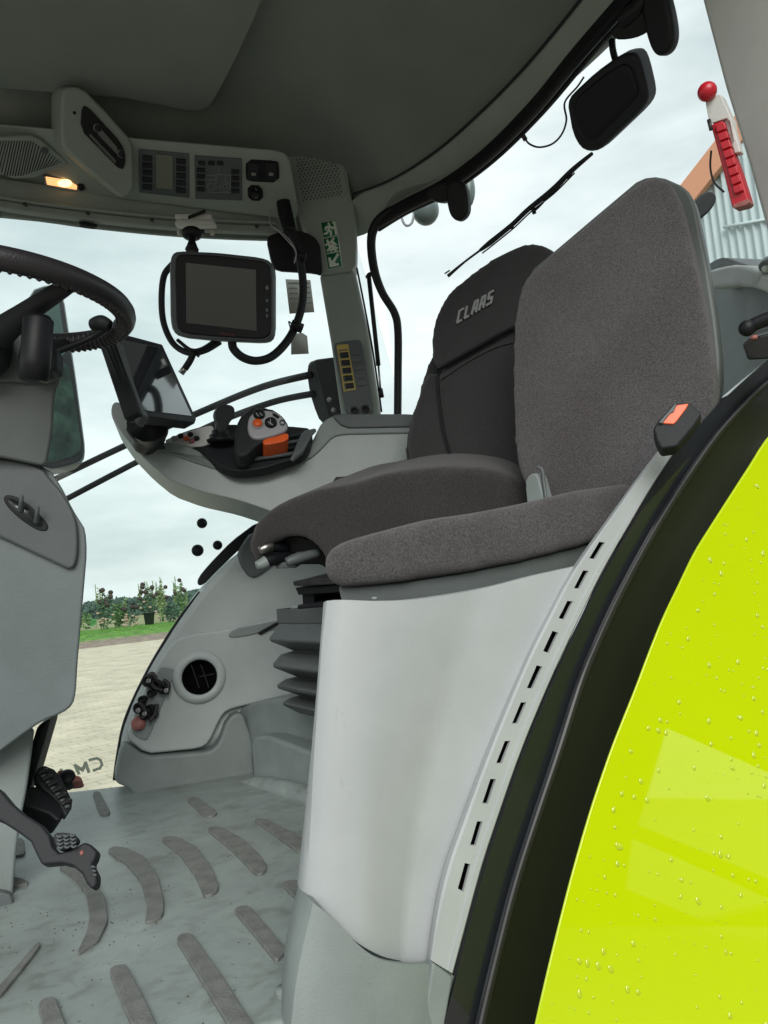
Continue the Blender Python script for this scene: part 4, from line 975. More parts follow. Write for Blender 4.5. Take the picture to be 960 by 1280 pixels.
strokes('symbol', [[(320, 516), (323, 520)], [(325, 516), (328, 519)], [(335, 527), (341, 531)], [(338, 524), (338, 530)]], shift(MH, .018), .8, 'hand_grey', hb)
strokes('rocker_mark', [arc(353, 528, 3.2, 8)], shift(MH, .009), 1.0, 'black', hb)
slab('side_key', [(340, 516), (345, 517), (350, 521), (347, 523), (341, 519)], shift(MH, .01), .004, 'black', hb, .001, 0)

# terminal on the front end of the armrest
TP = P3((144, 424, 1.62), (202, 432, 1.86), (178, 517, 1.58))
t = thing('touch_terminal', W(180, 480, 1.7), 'tilted flat touch terminal reflecting the window, at the front end of the armrest', 'terminal')
slab('housing', [(140, 421), (147, 415), (203, 430), (246, 524), (244, 529), (178, 520), (172, 515)], TP, .035, 'black_soft', t, .004, 0)
slab('screen', [(147, 424), (200, 434), (240, 520), (180, 513)], shift(TP, .0012), .003, 'screen_glass', t, .0006, 0)
slab('key', [(202, 449), (205, 448), (208, 455), (205, 456)], shift(TP, .003), .004, 'pillar_grey', t, .0006, 0)
for k in range(3):
    tube('housing_groove', [W(133 + k * 5, 434 - k * 2, 1.6), W(168 + k * 3, 522 - k * 1, 1.575)], .0022, 'black', t)
slab('back_cover', [(125, 436), (132, 431), (145, 425), (178, 518), (170, 531)], P3((125, 436, 1.62), (145, 425, 1.615), (170, 530, 1.575)), .03, 'panel_dark', t, .004, 0)
tube('support_arm', [W(185, 528, 1.75), W(188, 540, 1.8), W(180, 556, 1.85)], [.05, .04, .03], 'black', t, 5, 12)
slab('support_block', [(166, 528), (205, 531), (210, 537), (196, 543), (184, 552), (172, 540)], P3((166, 528, 1.74), (210, 537, 1.8), (184, 552, 1.76)), .05, 'black_soft', t, .006, 1)
for k in range(6):
    tube('cable', [W(180 + k * 3, 540, 1.78), W(184 + k * 3, 552, 1.8), W(195 + k * 2, 560, 1.82)], .004, 'black_soft', t)
tube('cable', [W(203, 538, 1.78), W(206, 546, 1.79), W(202, 556, 1.81), W(194, 559, 1.82)], .003, 'black', t)
t = thing('shuttle_lever', W(127, 405, 1.35), 'short dark lever knob between the steering wheel rim and the terminal', 'lever')
tube('knob', [W(118, 406, 1.37), W(127, 404, 1.36), W(137, 408, 1.36)], [.013, .015, .011], 'black_soft', t, 5, 14)
tube('stem', [W(136, 408, 1.36), W(110, 424, 1.36), W(70, 440, 1.33)], .006, 'black', t)

# ================================================================== DRIVER SEAT
t = thing('driver_seat', V((.55, 1.75, ZF)), 'dark grey fabric driver seat with CLAAS lettering on its headrest, behind the brown grey seat', 'seat')
BP = P3((520, 560, 1.80), (680, 560, 1.52), (600, 320, 1.80))
foam('backrest', [(507, 575), (507, 550), (513, 525), (522, 500), (532, 462), (540, 440), (560, 430), (720, 380), (740, 640), (515, 640)], shift(BP, -.02), .10, 'fabric_dark', t, 2, .010, 10)
foam('side_bolster', [(508, 560), (514, 525), (524, 498), (534, 462), (540, 460), (546, 478), (549, 510), (556, 548), (568, 584), (566, 600), (520, 600)], shift(BP, .012), .05, 'fabric_dark', t, 1, .008, 8)
foam('back_panel', [(550, 500), (547, 466), (560, 455), (600, 430), (640, 410), (720, 395), (740, 620), (574, 610), (560, 570), (552, 535)], shift(BP, .010), .05, 'fabric_dark', t, 1, .008, 8)
hr = foam('headrest', [(541, 455), (539, 435), (541, 412), (548, 388), (560, 367), (590, 342), (625, 318), (650, 306), (668, 303), (684, 308), (700, 325), (715, 360), (715, 398), (672, 404), (645, 409), (620, 422), (590, 439), (556, 460), (546, 461)], shift(BP, .016), .075, 'fabric_dark', t, 2, .007, 16)
tube('headrest_seam', [onp(x, y, shift(BP, .022)) for x, y in [(549, 461), (590, 438), (620, 421), (648, 408), (700, 400)]], .004, 'black', t, 6, 8)
tube('panel_seam', [onp(x, y, shift(BP, .014)) for x, y in [(547, 464), (549, 500), (555, 540), (566, 580), (572, 600)]], .0035, 'black', t, 6, 8)
tube('panel_seam', [onp(x, y, shift(BP, .012)) for x, y in [(552, 474), (585, 452), (620, 434), (650, 427), (690, 424)]], .002, 'fabric_dark', t, 6, 8)
# lettering: slanted block capitals
def lt(x, w_, hgt=1.0):
    return x, w_
Ls = []
def letter(ch, x0):
    u = lambda a, b: (x0 + a, b)
    if ch == 'C': return [[u(.85, 0), u(.1, 0), u(.1, 1), u(.85, 1)]]
    if ch == 'L': return [[u(.1, 0), u(.1, 1), u(.8, 1)]]
    if ch == 'A': return [[u(.0, 1), u(.22, .0), u(.78, 0), u(.78, 1)], [u(.12, .62), u(.78, .62)]]
    if ch == 'S': return [[u(.85, 0), u(.1, 0), u(.1, .5), u(.8, .5), u(.8, 1), u(0, 1)]]
for i, ch in enumerate('CLAAS'): Ls += letter(ch, i * 1.35)
# unit x along (575,390)->(612,368); unit y downwards with a slant
strokes('lettering', Ls, shift(BP, .0185), 2.5, 'letter_silver', hr, .002, .0015, (573.5, 389), (6.9, -4.1), (-2.8, 14.5))

CP2 = P3((320, 680, 1.62), (650, 640, 1.42), (400, 760, 1.60))
foam('seat_cushion', [(313, 694), (311, 676), (316, 660), (326, 647), (345, 634), (370, 623), (400, 613), (432, 610), (470, 597), (520, 588), (565, 586), (605, 588), (635, 595), (652, 606), (660, 625), (662, 660), (600, 720), (440, 760), (412, 712), (404, 690), (395, 678), (380, 669), (360, 668), (336, 678), (326, 690), (330, 704), (322, 711)], CP2, .42, 'fabric_seat', t, 1, .011, 7)
# levers and frame beneath the cushion
lv = P3((320, 690, 1.66), (420, 690, 1.62), (350, 740, 1.66))
slab('under_frame', [(345, 672), (372, 668), (395, 676), (412, 700), (414, 716), (400, 706), (372, 706), (352, 700)], shift(lv, -.02), .3, 'black', t, .006, 0)
tube('lever', [W(328, 686, 1.60), W(338, 684, 1.62), W(372, 686, 1.7)], [.010, .011, .012], 'black_soft', t, 5, 12)
tube('lever_tip', [W(324.5, 688, 1.595), W(332, 685, 1.60), W(340, 683, 1.61)], [.008, .012, .011], 'steel', t, 5, 12)
tube('lever', [W(330, 702, 1.60), W(345, 699, 1.62), W(372, 694, 1.68)], [.012, .014, .010], 'black', t, 5, 12)
tube('lever_tip', [W(320.5, 707, 1.59), W(327, 705, 1.595), W(333, 702, 1.60)], [.009, .012, .014], 'panel_mid', t, 5, 12)
tube('lever', [W(358, 703, 1.58), W(372, 698, 1.59), W(398, 691, 1.62)], [.010, .012, .010], 'panel_dark', t, 5, 12)
tube('lever', [W(362, 696, 1.60), W(374, 692, 1.61), W(380, 690, 1.62)], [.004, .006, .004], 'steel', t, 5, 8)
slab('lever_plate', [(343, 704), (370, 702), (370, 710), (345, 711)], shift(lv, .03), .05, 'panel_dark', t, .002, 0)
slab('slide_rail', [(365, 727), (410, 722), (424, 722), (424, 730), (392, 732), (367, 733)], P3((365, 727, 1.60), (410, 722, 1.54), (367, 740, 1.60)), .26, 'black_metal', t, .003, 0)
slab('slide_block', [(368, 735), (424, 730), (424, 741), (372, 744), (371, 740)], P3((365, 727, 1.62), (410, 722, 1.56), (367, 740, 1.62)), .24, 'black', t, .003, 0)
slab('post', [(377, 742), (392, 741), (392, 756), (378, 757)], P3((365, 727, 1.64), (410, 722, 1.58), (367, 740, 1.64)), .1, 'black', t, .003, 0)
slab('base_plate', [(370, 757), (415, 751), (424, 752), (424, 757), (372, 762)], P3((365, 727, 1.62), (410, 722, 1.56), (367, 740, 1.62)), .2, 'black', t, .003, 0)
slab('crossbar', [(363, 758), (372, 757), (372, 760), (363, 761)], P3((365, 727, 1.62), (410, 722, 1.56), (367, 740, 1.62)), .02, 'panel_mid', t, .001, 0)
# bellows: an accordion of rounded square rings
mat('bellows', (.05, .056, .057), .42, bump=.25, bscale=300, var=.15, vscale=20)
def ringsq(c, hx, hy, z, n=8, r=.05, rot=12):
    pts = []
    for q, (sx, sy) in enumerate(((1, 1), (-1, 1), (-1, -1), (1, -1))):
        for k in range(n):
            a_ = math.pi / 2 * (q + k / (n - 1)); pts.append(V((sx * (hx - r) + r * math.cos(a_), sy * (hy - r) + r * math.sin(a_), 0)))
    M = Matrix.Rotation(R(rot), 3, 'Z')
    return [V((c.x, c.y, z)) + M @ p for p in pts]
bc = V((.60, 1.66, 0))
def zpx(py, px=360): return W(px, py, 1.56).z
prof = [(764, .197, .03), (784, .197, .03), (786, .194, .03), (797, .205, .035), (806, .214, .03), (811, .213, .03), (827, .172, .04), (832, .195, .03), (845, .211, .03), (850, .210, .03), (866, .168, .04), (869, .19, .03), (876, .206, .03), (881, .205, .03), (893, .166, .04), (897, .185, .03), (902, .198, .03), (906, .197, .03), (918, .17, .03)]
rings = [ringsq(bc, h_ - .01, h_ + .07, zpx(py), r=rr) for py, h_, rr in prof]
n_ = len(rings[0]); vs = [p for r in rings for p in r]
fs = [(i * n_ + j, i * n_ + (j + 1) % n_, (i + 1) * n_ + (j + 1) % n_, (i + 1) * n_ + j) for i in range(len(rings) - 1) for j in range(n_)]
bl = mesh('bellows', vs, fs, 'bellows', t); bl.data.set_sharp_from_angle(angle=R(50))
bev(bl, .003, 2, 50)
for k in range(4):
    pass

# ================================================================== INSTRUCTOR SEAT
t = thing('instructor_seat', V((.75, 1.15, 2.05)), 'brown grey fabric instructor seat with upright folding backrest, above the white side panel', 'seat')
IB = P3((650, 600, 1.36), (895, 500, 1.16), (700, 300, 1.40))
foam('backrest', [(648, 585), (644, 540), (642, 470), (645, 400), (651, 360), (660, 345), (690, 318), (750, 268), (795, 232), (812, 221), (826, 221), (838, 230), (850, 262), (866, 330), (880, 400), (889, 470), (889, 500), (870, 540), (820, 600), (790, 640), (690, 660), (668, 625)], IB, .045, 'fabric_light', t, 1, .007, 7)
slab('backrest_shell', [(660, 340), (690, 315), (750, 264), (800, 222), (825, 219), (857, 233), (868, 252), (884, 330), (895, 400), (900, 450), (900, 480), (880, 560), (800, 640), (690, 650)], shift(IB, -.030), .028, 'panel_shell', t, .006, 1, 3)
foam('seat_cushion', [(408, 715), (406, 700), (412, 688), (430, 679), (470, 668), (530, 652), (600, 642), (660, 630), (720, 615), (780, 607), (860, 600), (860, 650), (760, 668), (730, 680), (650, 700), (580, 714), (500, 726), (440, 732), (418, 732), (410, 725)], VY(1.0), .30, 'fabric_light', t, 1, .008, 8, ray(440, 690).normalized())
slab('cushion_base', [(422, 728), (440, 733), (500, 728), (580, 716), (650, 702), (730, 681), (775, 664), (775, 720), (735, 730), (700, 735), (640, 745), (560, 760), (500, 765), (430, 765)], VY(1.02), .25, 'panel_shell', t, .006, 1, 3, ray(450, 730).normalized())
tube('base_pin', [W(468, 746, .98), W(468, 750, .98)], .004, 'panel_mid', t)
slab('hinge', [(656, 605), (659, 596), (666, 591), (672, 594), (682, 632), (684, 640), (660, 640)], P3((656, 605, 1.28), (684, 600, 1.25), (660, 640, 1.28)), .03, 'panel_mid', t, .006, 1)
tube('hinge_seam', [W(672, 584, 1.27), W(678, 588, 1.265), (W(680, 605, 1.26)), W(684, 632, 1.25)], .003, 'panel_dark', t)

# ================================================================== WHITE SIDE PANEL with slotted flange
t = thing('side_panel', V((.6, .95, ZF)), 'large pale grey side panel with a row of slots, under the instructor seat', 'panel')
n = 26
Tc = curve2([(415, 756), (424, 750), (470, 751), (520, 748), (600, 735), (660, 720), (724, 706)], n)
Bc = curve2([(383, 1106), (400, 1128), (440, 1170), (468, 1190), (500, 1197), (530, 1197), (549, 1200)], n)
Lc = curve2([(415, 756), (410, 830), (403, 910), (394, 1000), (383, 1106)], n)
Rc = curve2([(724, 706), (674, 815), (641, 892), (612, 966), (587, 1035), (571, 1084), (557, 1140), (549, 1200)], n)
def dpt_old(s, t_): return 1.19 - .10 * min(1, s / .12) ** .6 * 0.35 - .13 * s - .05 * t_ + .022 * math.cos(2 * math.pi * s) * .5 - .02 * math.sin(math.pi * min(1, max(0, (s - .1) / .5)))
rows = []
for i in range(n + 1):
    tt = i / n; row = []
    for j in range(n + 1):
        s = j / n
        p = [(1 - tt) * Tc[j][k] + tt * Bc[j][k] + (1 - s) * Lc[i][k] + s * Rc[i][k] - ((1 - s) * (1 - tt) * Tc[0][k] + s * (1 - tt) * Tc[-1][k] + (1 - s) * tt * Bc[0][k] + s * tt * Bc[-1][k]) for k in (0, 1)]
        g_ = .055 * (1 - min(1, s / .10)) ** 2 + .02 - .022 * math.sin(math.pi * min(1, max(0, (s - .05) / .6))) + .012 * tt
        row.append(onp(p[0], p[1], VY(.915 + g_)))
    rows.append([row[0] + FW * .03 + RT * .004, row[0] + FW * .006 - RT * .0] + row[0:])
pan = grid('cover', rows, 'panel_white', t, .012)
# flange: step up to a rail with slots
FLi = [(728, 700), (745, 676), (800, 600), (826, 562), (836, 560)]
def fl_edge(tt, side):
    if side == 0: C = [(832, 561), (800, 606), (762, 664), (728, 724), (693, 795), (655, 885), (618, 985), (585, 1080), (560, 1150), (543, 1196)]
    else: C = [(842, 566), (816, 610), (783, 672), (752, 740), (722, 812), (688, 900), (652, 992), (617, 1086), (590, 1160), (566, 1217)]
    return interp(curve_cache[side], tt)
C0 = [(826, 562), (797, 600), (765, 645), (738, 683), (712, 722), (688, 768), (662, 820), (630, 895), (602, 966), (577, 1035), (560, 1084), (547, 1140), (538, 1200)]
C1 = [(842, 566), (815, 607), (787, 655), (762, 698), (740, 740), (710, 803), (683, 862), (651, 940), (623, 1020), (602, 1084), (580, 1165), (566, 1217)]
curve_cache = {0: curve2(C0, 200), 1: curve2(C1, 200)}
slots = [(750, 679, 742, 698), (731.5, 714, 722, 734), (711.5, 752, 704, 773), (692, 792, 685, 815), (672, 834.5, 664.5, 859), (652.5, 879, 646, 903), (633, 927, 625.5, 953), (614.5, 975, 608, 1003), (600, 1027, 591, 1056), (584, 1080, 575.5, 1111)]
def tfor(y):      # parameter along the flange centre at that image height
    best = min(range(401), key=lambda i: abs((fl_edge(i / 400, 0)[1] + fl_edge(i / 400, 1)[1]) / 2 - y)); return best / 400
ts = [0.0]; hole = []
for (x1, y1, x2, y2) in slots:
    a_, b_ = tfor(y1 - 1), tfor(y2 + 1); ts += [a_, b_]; 
ts2 = [ts[0]]
for k in range(1, len(ts)):
    seg_ = max(1, int((ts[k] - ts[k - 1]) / .02)) if k % 2 else 1
    for q in range(1, seg_ + 1): ts2.append(ts[k - 1] + (ts[k] - ts[k - 1]) * q / seg_)
    if k % 2 == 0: hole.append(len(ts2) - 2)
for q in range(1, 7): ts2.append(ts[-1] + (1 - ts[-1]) * q / 6)
SL = [(790, 616), (746, 688), (727, 724), (707.5, 762), (688.5, 803), (668, 847), (649, 891), (629, 940), (611, 989), (595.5, 1042), (580, 1095), (556, 1190)]
def slot_x(y):
    for (xa, ya), (xb, yb) in zip(SL, SL[1:]):
        if y <= yb: return xa + (xb - xa) * (y - ya) / (yb - ya)
    return SL[-1][0]
def dfl(tt): return 1.085 - .03 * tt - .12 * tt
rows = []
for tt in ts2:
    A = fl_edge(tt, 0); B = fl_edge(tt, 1); row = []
    ym = A[1] * .5 + B[1] * .5; sc_ = (slot_x(ym) - A[0]) / (B[0] - A[0]); hw = 3.6 / (B[0] - A[0]); sc_ = min(.72 - hw, max(.22 + hw, sc_))
    for s, dd in ((-.12, .022), (0, .004), (.10, 0), (sc_ - hw, 0), (sc_ + hw, 0), (.78, 0), (.83, -.003), (.97, -.003), (1, .002), (1.0, .02)):
        row.append(onp(A[0] + (B[0] - A[0]) * s, A[1] + (B[1] - A[1]) * s, VY(.908 + dd * .8)))
    rows.append(row)
grid('slotted_flange', rows, 'panel_white', t, .005, omit=lambda i, j: (i in hole and j == 3))
rows = [[onp(fl_edge(tt, 0)[0] * .8 + fl_edge(tt, 1)[0] * .2, fl_edge(tt, 0)[1] * .8 + fl_edge(tt, 1)[1] * .2, VY(.924)), onp(fl_edge(tt, 0)[0] * .2 + fl_edge(tt, 1)[0] * .8, fl_edge(tt, 0)[1] * .2 + fl_edge(tt, 1)[1] * .8, VY(.924))] for tt in ts2]
grid('slot_backing', rows, 'hole', t, .002)
# lower grey moulding below the white panel
rows = []
Tm = curve2([(382, 1110), (400, 1132), (440, 1174), (468, 1195), (500, 1202), (532, 1202), (543, 1202), (566, 1221)], 24)
Bm = curve2([(362, 1262), (372, 1300), (400, 1330), (440, 1345), (480, 1350), (520, 1350), (545, 1350), (560, 1350)], 24)
for i in range(13):
    v_ = i / 12; row = []
    for j in range(25):
        s = j / 24; x = Tm[j][0] * (1 - v_) + Bm[j][0] * v_ - 6 * math.sin(math.pi * v_) * (1 - s); y = Tm[j][1] * (1 - v_) + Bm[j][1] * v_
        row.append(onp(x, y, VY(.925 + .06 * (1 - min(1, s / .14)) ** 2 - .02 * v_ - .02 * math.sin(math.pi * min(1, s * 1.3)))))
    rows.append([row[0] + FW * .12 + RT * .004] + row)
lm2 = grid('floor_moulding', rows, 'panel_mid', None, .01); structure(lm2)
structure(slab('floor_moulding', [(541, 1203), (567, 1222), (548, 1330), (520, 1330)], VY(.905), .02, 'panel_mid', None, .004, 0))
structure(tube('floor_fillet', [onp(*p, VY(.985)) for p in [(360, 1235), (360, 1262), (352, 1320)]], .016, 'floor_rubber', None, 6, 12))

# ================================================================== DOOR FRAME AND FENDER
Ein = [(1010, 412), (960, 448), (905, 497), (872, 533), (844, 568), (817, 609), (789, 657), (764, 700), (742, 742), (712, 805), (685, 864), (653, 942), (625, 1022), (604, 1086), (582, 1167), (567, 1225), (545, 1310), (535, 1350)]
Erd = [(1010, 440), (960, 478), (925, 512), (900, 540), (876, 573), (853, 607), (829, 645), (807, 683), (789, 716), (768, 757), (747, 803), (728, 850), (701, 935), (673, 1018), (646, 1102), (622, 1195), (602, 1280), (588, 1350)]
Egr = [(1010, 492), (960, 545), (935, 583), (913, 617), (890, 653), (867, 690), (846, 733), (827, 773), (810, 815), (793, 860), (775, 905), (760, 944), (737, 1012), (716, 1084), (700, 1145), (684, 1210), (668, 1280), (654, 1350)]
nn = 60
In, Rd, Gr = curve2(Ein, nn), curve2(Erd, nn), curve2(Egr, nn)
def dfr(tt): return 1.10 - .20 * tt
rows = []
for i in range(nn + 1):
    tt = i / nn; A, B, C = In[i], Rd[i], Gr[i]
    def mix(P, Q, s, dd): return onp(P[0] + (Q[0] - P[0]) * s, P[1] + (Q[1] - P[1]) * s, VY(.905 + dd))
    rows.append([mix(A, B, -.10, .05), mix(A, B, -.08, .02), mix(A, B, 0, .004), mix(A, B, .05, 0), mix(A, B, .4, 0), mix(A, B, .84, 0), mix(A, B, .9, -.003)])
t = thing('door_frame', V((.8, .9, ZF)), 'glossy black curved door frame between the slotted panel and the green fender', 'door frame')
grid('inner_band', rows, 'black_gloss', t, .006)
rows = []
for i in range(nn + 1):
    tt = i / nn; B, C = Rd[i], Gr[i]; A = In[i]
    def mix(P, Q, s, dd): return onp(P[0] + (Q[0] - P[0]) * s, P[1] + (Q[1] - P[1]) * s, VY(.905 + dd))
    rows.append([mix(A, B, .90, -.006), mix(A, B, .93, -.012), mix(B, C, -.0, -.014), mix(B, C, .05, -.010), mix(B, C, .075, .0)])
grid('edge_trim', rows, 'seal_grey', t, .004)
rows = []
for i in range(nn + 1):
    tt = i / nn; B, C = Rd[i], Gr[i]
    def mix(P, Q, s, dd): return onp(P[0] + (Q[0] - P[0]) * s, P[1] + (Q[1] - P[1]) * s, VY(.905 + dd))
    rows.append([mix(B, C, .05, .002), mix(B, C, .25, .003), mix(B, C, .5, .002), mix(B, C, .75, -.001), mix(B, C, .9, -.003), mix(B, C, 1.05, -.006)])
grid('outer_band', rows, 'black_satin', t, .006)

fe = thing('fender', V((1.0, .6, 1.2)), 'bright yellow green rear fender wet with raindrops', 'fender')
FTN = V((0, -1, .168)).normalized(); FTP = V((0, .862, 2.5))
def fen(i, s):
    """fender skin: i along the arc, s from the inner edge outward"""
    C = Gr[min(max(int(i), 0), nn)]
    return onp(C[0] + 470 * s, C[1] + 120 * s, (FTP + FTN * (.02 * s * s), FTN))
rows = []
for i in range(nn + 1):
    e = [onp(Gr[i][0] + 1.0, Gr[i][1] + .3, VY(.898)), onp(Gr[i][0] + .2, Gr[i][1] + .1, (FTP - FTN * .003, FTN))]
    rows.append(e + [fen(i, s) for s in (.003, .007, .014, .024, .036, .05, .09, .16, .25, .36, .5, .65, .82, 1.0)])
skin = grid('skin', rows, 'green_paint', fe)
# water drops: low domes lying on the skin
def drops():
    rnd = random.Random(21); vs, fs = [], []
    def dome(c, nr_, ax, r, el):
        ay = nr_.cross(ax); k0 = len(vs); segs = 9
        for ri, (rr, hh) in enumerate(((1, 0), (.93, .16), (.7, .30), (.35, .38))):
            for q in range(segs):
                a_ = 2 * math.pi * q / segs; vs.append(c + ax * math.cos(a_) * rr * r * el + ay * math.sin(a_) * rr * r * (1 + .15 * math.cos(a_)) + nr_ * hh * r)
        vs.append(c + nr_ * .41 * r)
        for ri in range(3):
            for q in range(segs): fs.append((k0 + ri * segs + q, k0 + ri * segs + (q + 1) % segs, k0 + (ri + 1) * segs + (q + 1) % segs, k0 + (ri + 1) * segs + q))
        for q in range(segs): fs.append((k0 + 3 * segs + q, k0 + 3 * segs + (q + 1) % segs, len(vs) - 1))
    for _ in range(900):
        i = rnd.randint(4, nn - 1); s = rnd.uniform(.03, .95)
        p = fen(i, s); a1 = (fen(i, s + .02) - p).normalized(); b1 = (fen(min(i + 1, nn), s) - p).normalized()
        nr_ = a1.cross(b1).normalized()
        if nr_.dot(CAM - p) < 0: nr_ = -nr_
        down = (V((0, 0, -1)) - nr_ * (-nr_.z)).normalized()
        ang = rnd.uniform(-.5, .5); ax = (down * math.cos(ang) + nr_.cross(down) * math.sin(ang)).normalized()
        dome(p + nr_ * .0003, nr_, ax, rnd.choice((.0005, .0006, .0008, .001, .0012, .0015, .002, .0027)), rnd.uniform(1.0, 1.8))
    o = mesh('water_drops', vs, fs, 'drop', fe); tag(o, kind='stuff')
drops()

# seat belt buckle
BK = P3((815, 540, 1.05), (850, 560, 1.03), (840, 510, 1.05))
t = thing('belt_buckle', W(845, 530, 1.05), 'black seat belt buckle with an orange release button on the door frame', 'buckle')
slab('body', [(816, 536), (822, 526), (842, 504), (863, 502), (878, 517), (868, 532), (846, 558), (826, 561), (820, 550)], BK, .035, 'black_soft', t, .004, 0)
slab('release_button', [(827, 529), (846, 506), (861, 504), (858, 510), (846, 526), (842, 530)], shift(BK, .003), .006, 'orange_buckle', t, .0015, 0)
slab('slot', [(823, 528), (843, 505), (846, 505), (842, 515), (838, 516), (828, 529)], shift(BK, .005), .004, 'panel_dark', t, .001, 0)

# ================================================================== STEERING COLUMN, WHEEL, DASH
SPd = P3((0, 800, 1.32), (100, 800, 1.34), (40, 600, 1.34))
t = thing('steering_column', V((-.25, 1.6, ZF)), 'tall grey steering column and dash housing at the left edge', 'steering column')
slab('lower_housing', [(-170, 560), (60, 583), (76, 606), (92, 638), (101, 652), (107, 662), (109, 690), (103, 760), (97, 830), (95, 866), (91, 882), (78, 892), (52, 902), (20, 925), (-20, 955), (-170, 1000)], SPd, .30, 'panel_column', t, .022, 1, 5, ray(60, 760).normalized())
slab('dash_cover', [(-170, 552), (0, 572), (30, 577), (52, 584), (62, 598), (77, 614), (90, 636), (97, 655), (98, 684), (96, 702), (90, 714), (60, 700), (0, 672), (-170, 600)], shift(SPd, .012), .2, 'panel_dark', t, .010, 1, 4, ray(60, 700).normalized())
q = shift(SPd, .014)
c0 = [(3, 621), (10, 618), (24, 622), (42, 636), (58, 652), (61, 661), (55, 665), (42, 661), (22, 647), (7, 632)]
pk = slab('switch_recess', c0, q, .010, 'black', t, .003, 1)
slab('recess_floor', [(8, 623), (20, 625), (38, 638), (54, 654), (50, 660), (36, 654), (18, 641)], shift(q, .001), .002, 'black_gloss', pk, 0, 1)
for x, y in ((26, 630), (46, 644)):
    tube('toggle', [onp(x, y + 8, shift(q, .0)), onp(x + .5, y - 2, shift(q, .018)), onp(x + 1, y - 11, shift(q, .022))], [.006, .004, .003], 'panel_dark', pk, 5, 10)
UPP = P3((0, 500, 1.30), (70, 500, 1.33), (30, 580, 1.31))
slab('upper_shroud', [(-170, 420), (24, 428), (70, 440), (76, 456), (76, 474), (70, 488), (68, 500), (66, 540), (58, 584), (40, 580), (0, 572), (-170, 556)], UPP, .2, 'panel_shell', t, .014, 1, 4, ray(30, 560).normalized())
slab('shroud_collar', [(-170, 405), (0, 412), (22, 416), (50, 430), (71, 446), (76, 460), (74, 473), (66, 480), (0, 478), (-170, 470)], shift(UPP, .012), .18, 'panel_dark', t, .012, 1, 4, ray(30, 500).normalized())
tube('shroud_seam', [onp(x, y, shift(SPd, .016)) for x, y in [(-60, 565), (0, 572), (30, 577), (52, 584)]], .003, 'black', t)
slab('leg', [(-170, 930), (44, 905), (40, 940), (34, 985), (27, 1020), (21, 1060), (17, 1110), (14, 1150), (14, 1180), (-170, 1200)], P3((0, 1000, 1.36), (40, 1000, 1.38), (0, 1150, 1.33)), .2, 'panel_mid', t, .03, 1, 5, ray(-20, 1000).normalized())
slab('leg_foot', [(-170, 1110), (10, 1115), (17, 1122), (18, 1145), (8, 1165), (-20, 1185), (-170, 1200)], P3((0, 1000, 1.32), (40, 1000, 1.34), (0, 1150, 1.29)), .22, 'panel_dark', t, .02, 1, 5, ray(-20, 1000).normalized())
slab('black_duct', [(46, 908), (62, 898), (60, 910), (44, 965), (36, 992), (24, 1004), (30, 960)], P3((0, 900, 1.52), (60, 900, 1.54), (30, 1000, 1.52)), .1, 'black', t, .008, 0)
# column lever and knob
lv_ = P3((25, 440, 1.27), (75, 440, 1.28), (50, 470, 1.27))
slab('lever_base', [(24, 430), (34, 424), (62, 426), (70, 434), (71, 456), (66, 465), (44, 462), (24, 458), (21, 448)], shift(lv_, .012), .05, 'black_soft', t, .010, 1, 4)
lathe('lever_knob', [(.0001, .074), (.017, .073), (.0225, .066), (.0225, .0), (.021, -.03)], W(44, 452, 1.16), UP + V((.12, -.1, 0)), 'black', t, 28)

wh = thing('steering_wheel', W(5, 375, 1.25), 'black ribbed steering wheel seen from below at the left edge', 'steering wheel')
N_ = V((.08, -.042, 1)).normalized()
# place the rim so that its image is the ellipse in the photograph
Cw = W(-5, 380, 1.27)
ua = (V((1, 0, 0)) - N_ * N_.x).normalized(); va = N_.cross(ua)
Rw = .212
def rimp(a_, dr_=0, dz=0): return Cw + (ua * math.cos(a_) + va * math.sin(a_)) * (Rw + dr_) + N_ * dz
K = 120; sg = 14; vs, fs = [], []
for k in range(K):
    a_ = 2 * math.pi * k / K
    for q_ in range(sg):
        b_ = 2 * math.pi * q_ / sg; rr = .0165
        vs.append(rimp(a_, rr * math.cos(b_), rr * 1.15 * math.sin(b_)))
for k in range(K):
    for q_ in range(sg): fs.append((k * sg + q_, k * sg + (q_ + 1) % sg, ((k + 1) % K) * sg + (q_ + 1) % sg, ((k + 1) % K) * sg + q_))
mesh('rim', vs, fs, 'wheel_rubber', wh)
rib0 = None
for k in range(96):                      # grip ribs on the inner underside
    a_ = 2 * math.pi * (k + .5) / 96
    if not (-1.9 < ((a_ + math.pi) % (2 * math.pi)) - math.pi < 1.5): continue
    P_ = [rimp(a_, .0160 * math.cos(b_), .0186 * math.sin(b_)) for b_ in [math.pi * x for x in (.85, 1.05, 1.25, 1.42, 1.56)]]
    tube('grip_rib', P_, .0034, 'wheel_rubber', wh, 2, 6)
hub = Cw - N_ * .065 - ua * .02
lathe('hub', [(.03, -.06), (.045, -.04), (.05, .0), (.04, .03), (.0001, .035)], hub, N_, 'black_soft', wh, 30)
for a_ in (R(195), R(60), R(-52)):
    tube('spoke', [hub + (ua * math.cos(a_) + va * math.sin(a_)) * .05, hub + (ua * math.cos(a_) + va * math.sin(a_)) * .12 + N_ * .02, rimp(a_, -.012, -.01)], [.026, .018, .013], 'black_soft', wh, 6, 10)

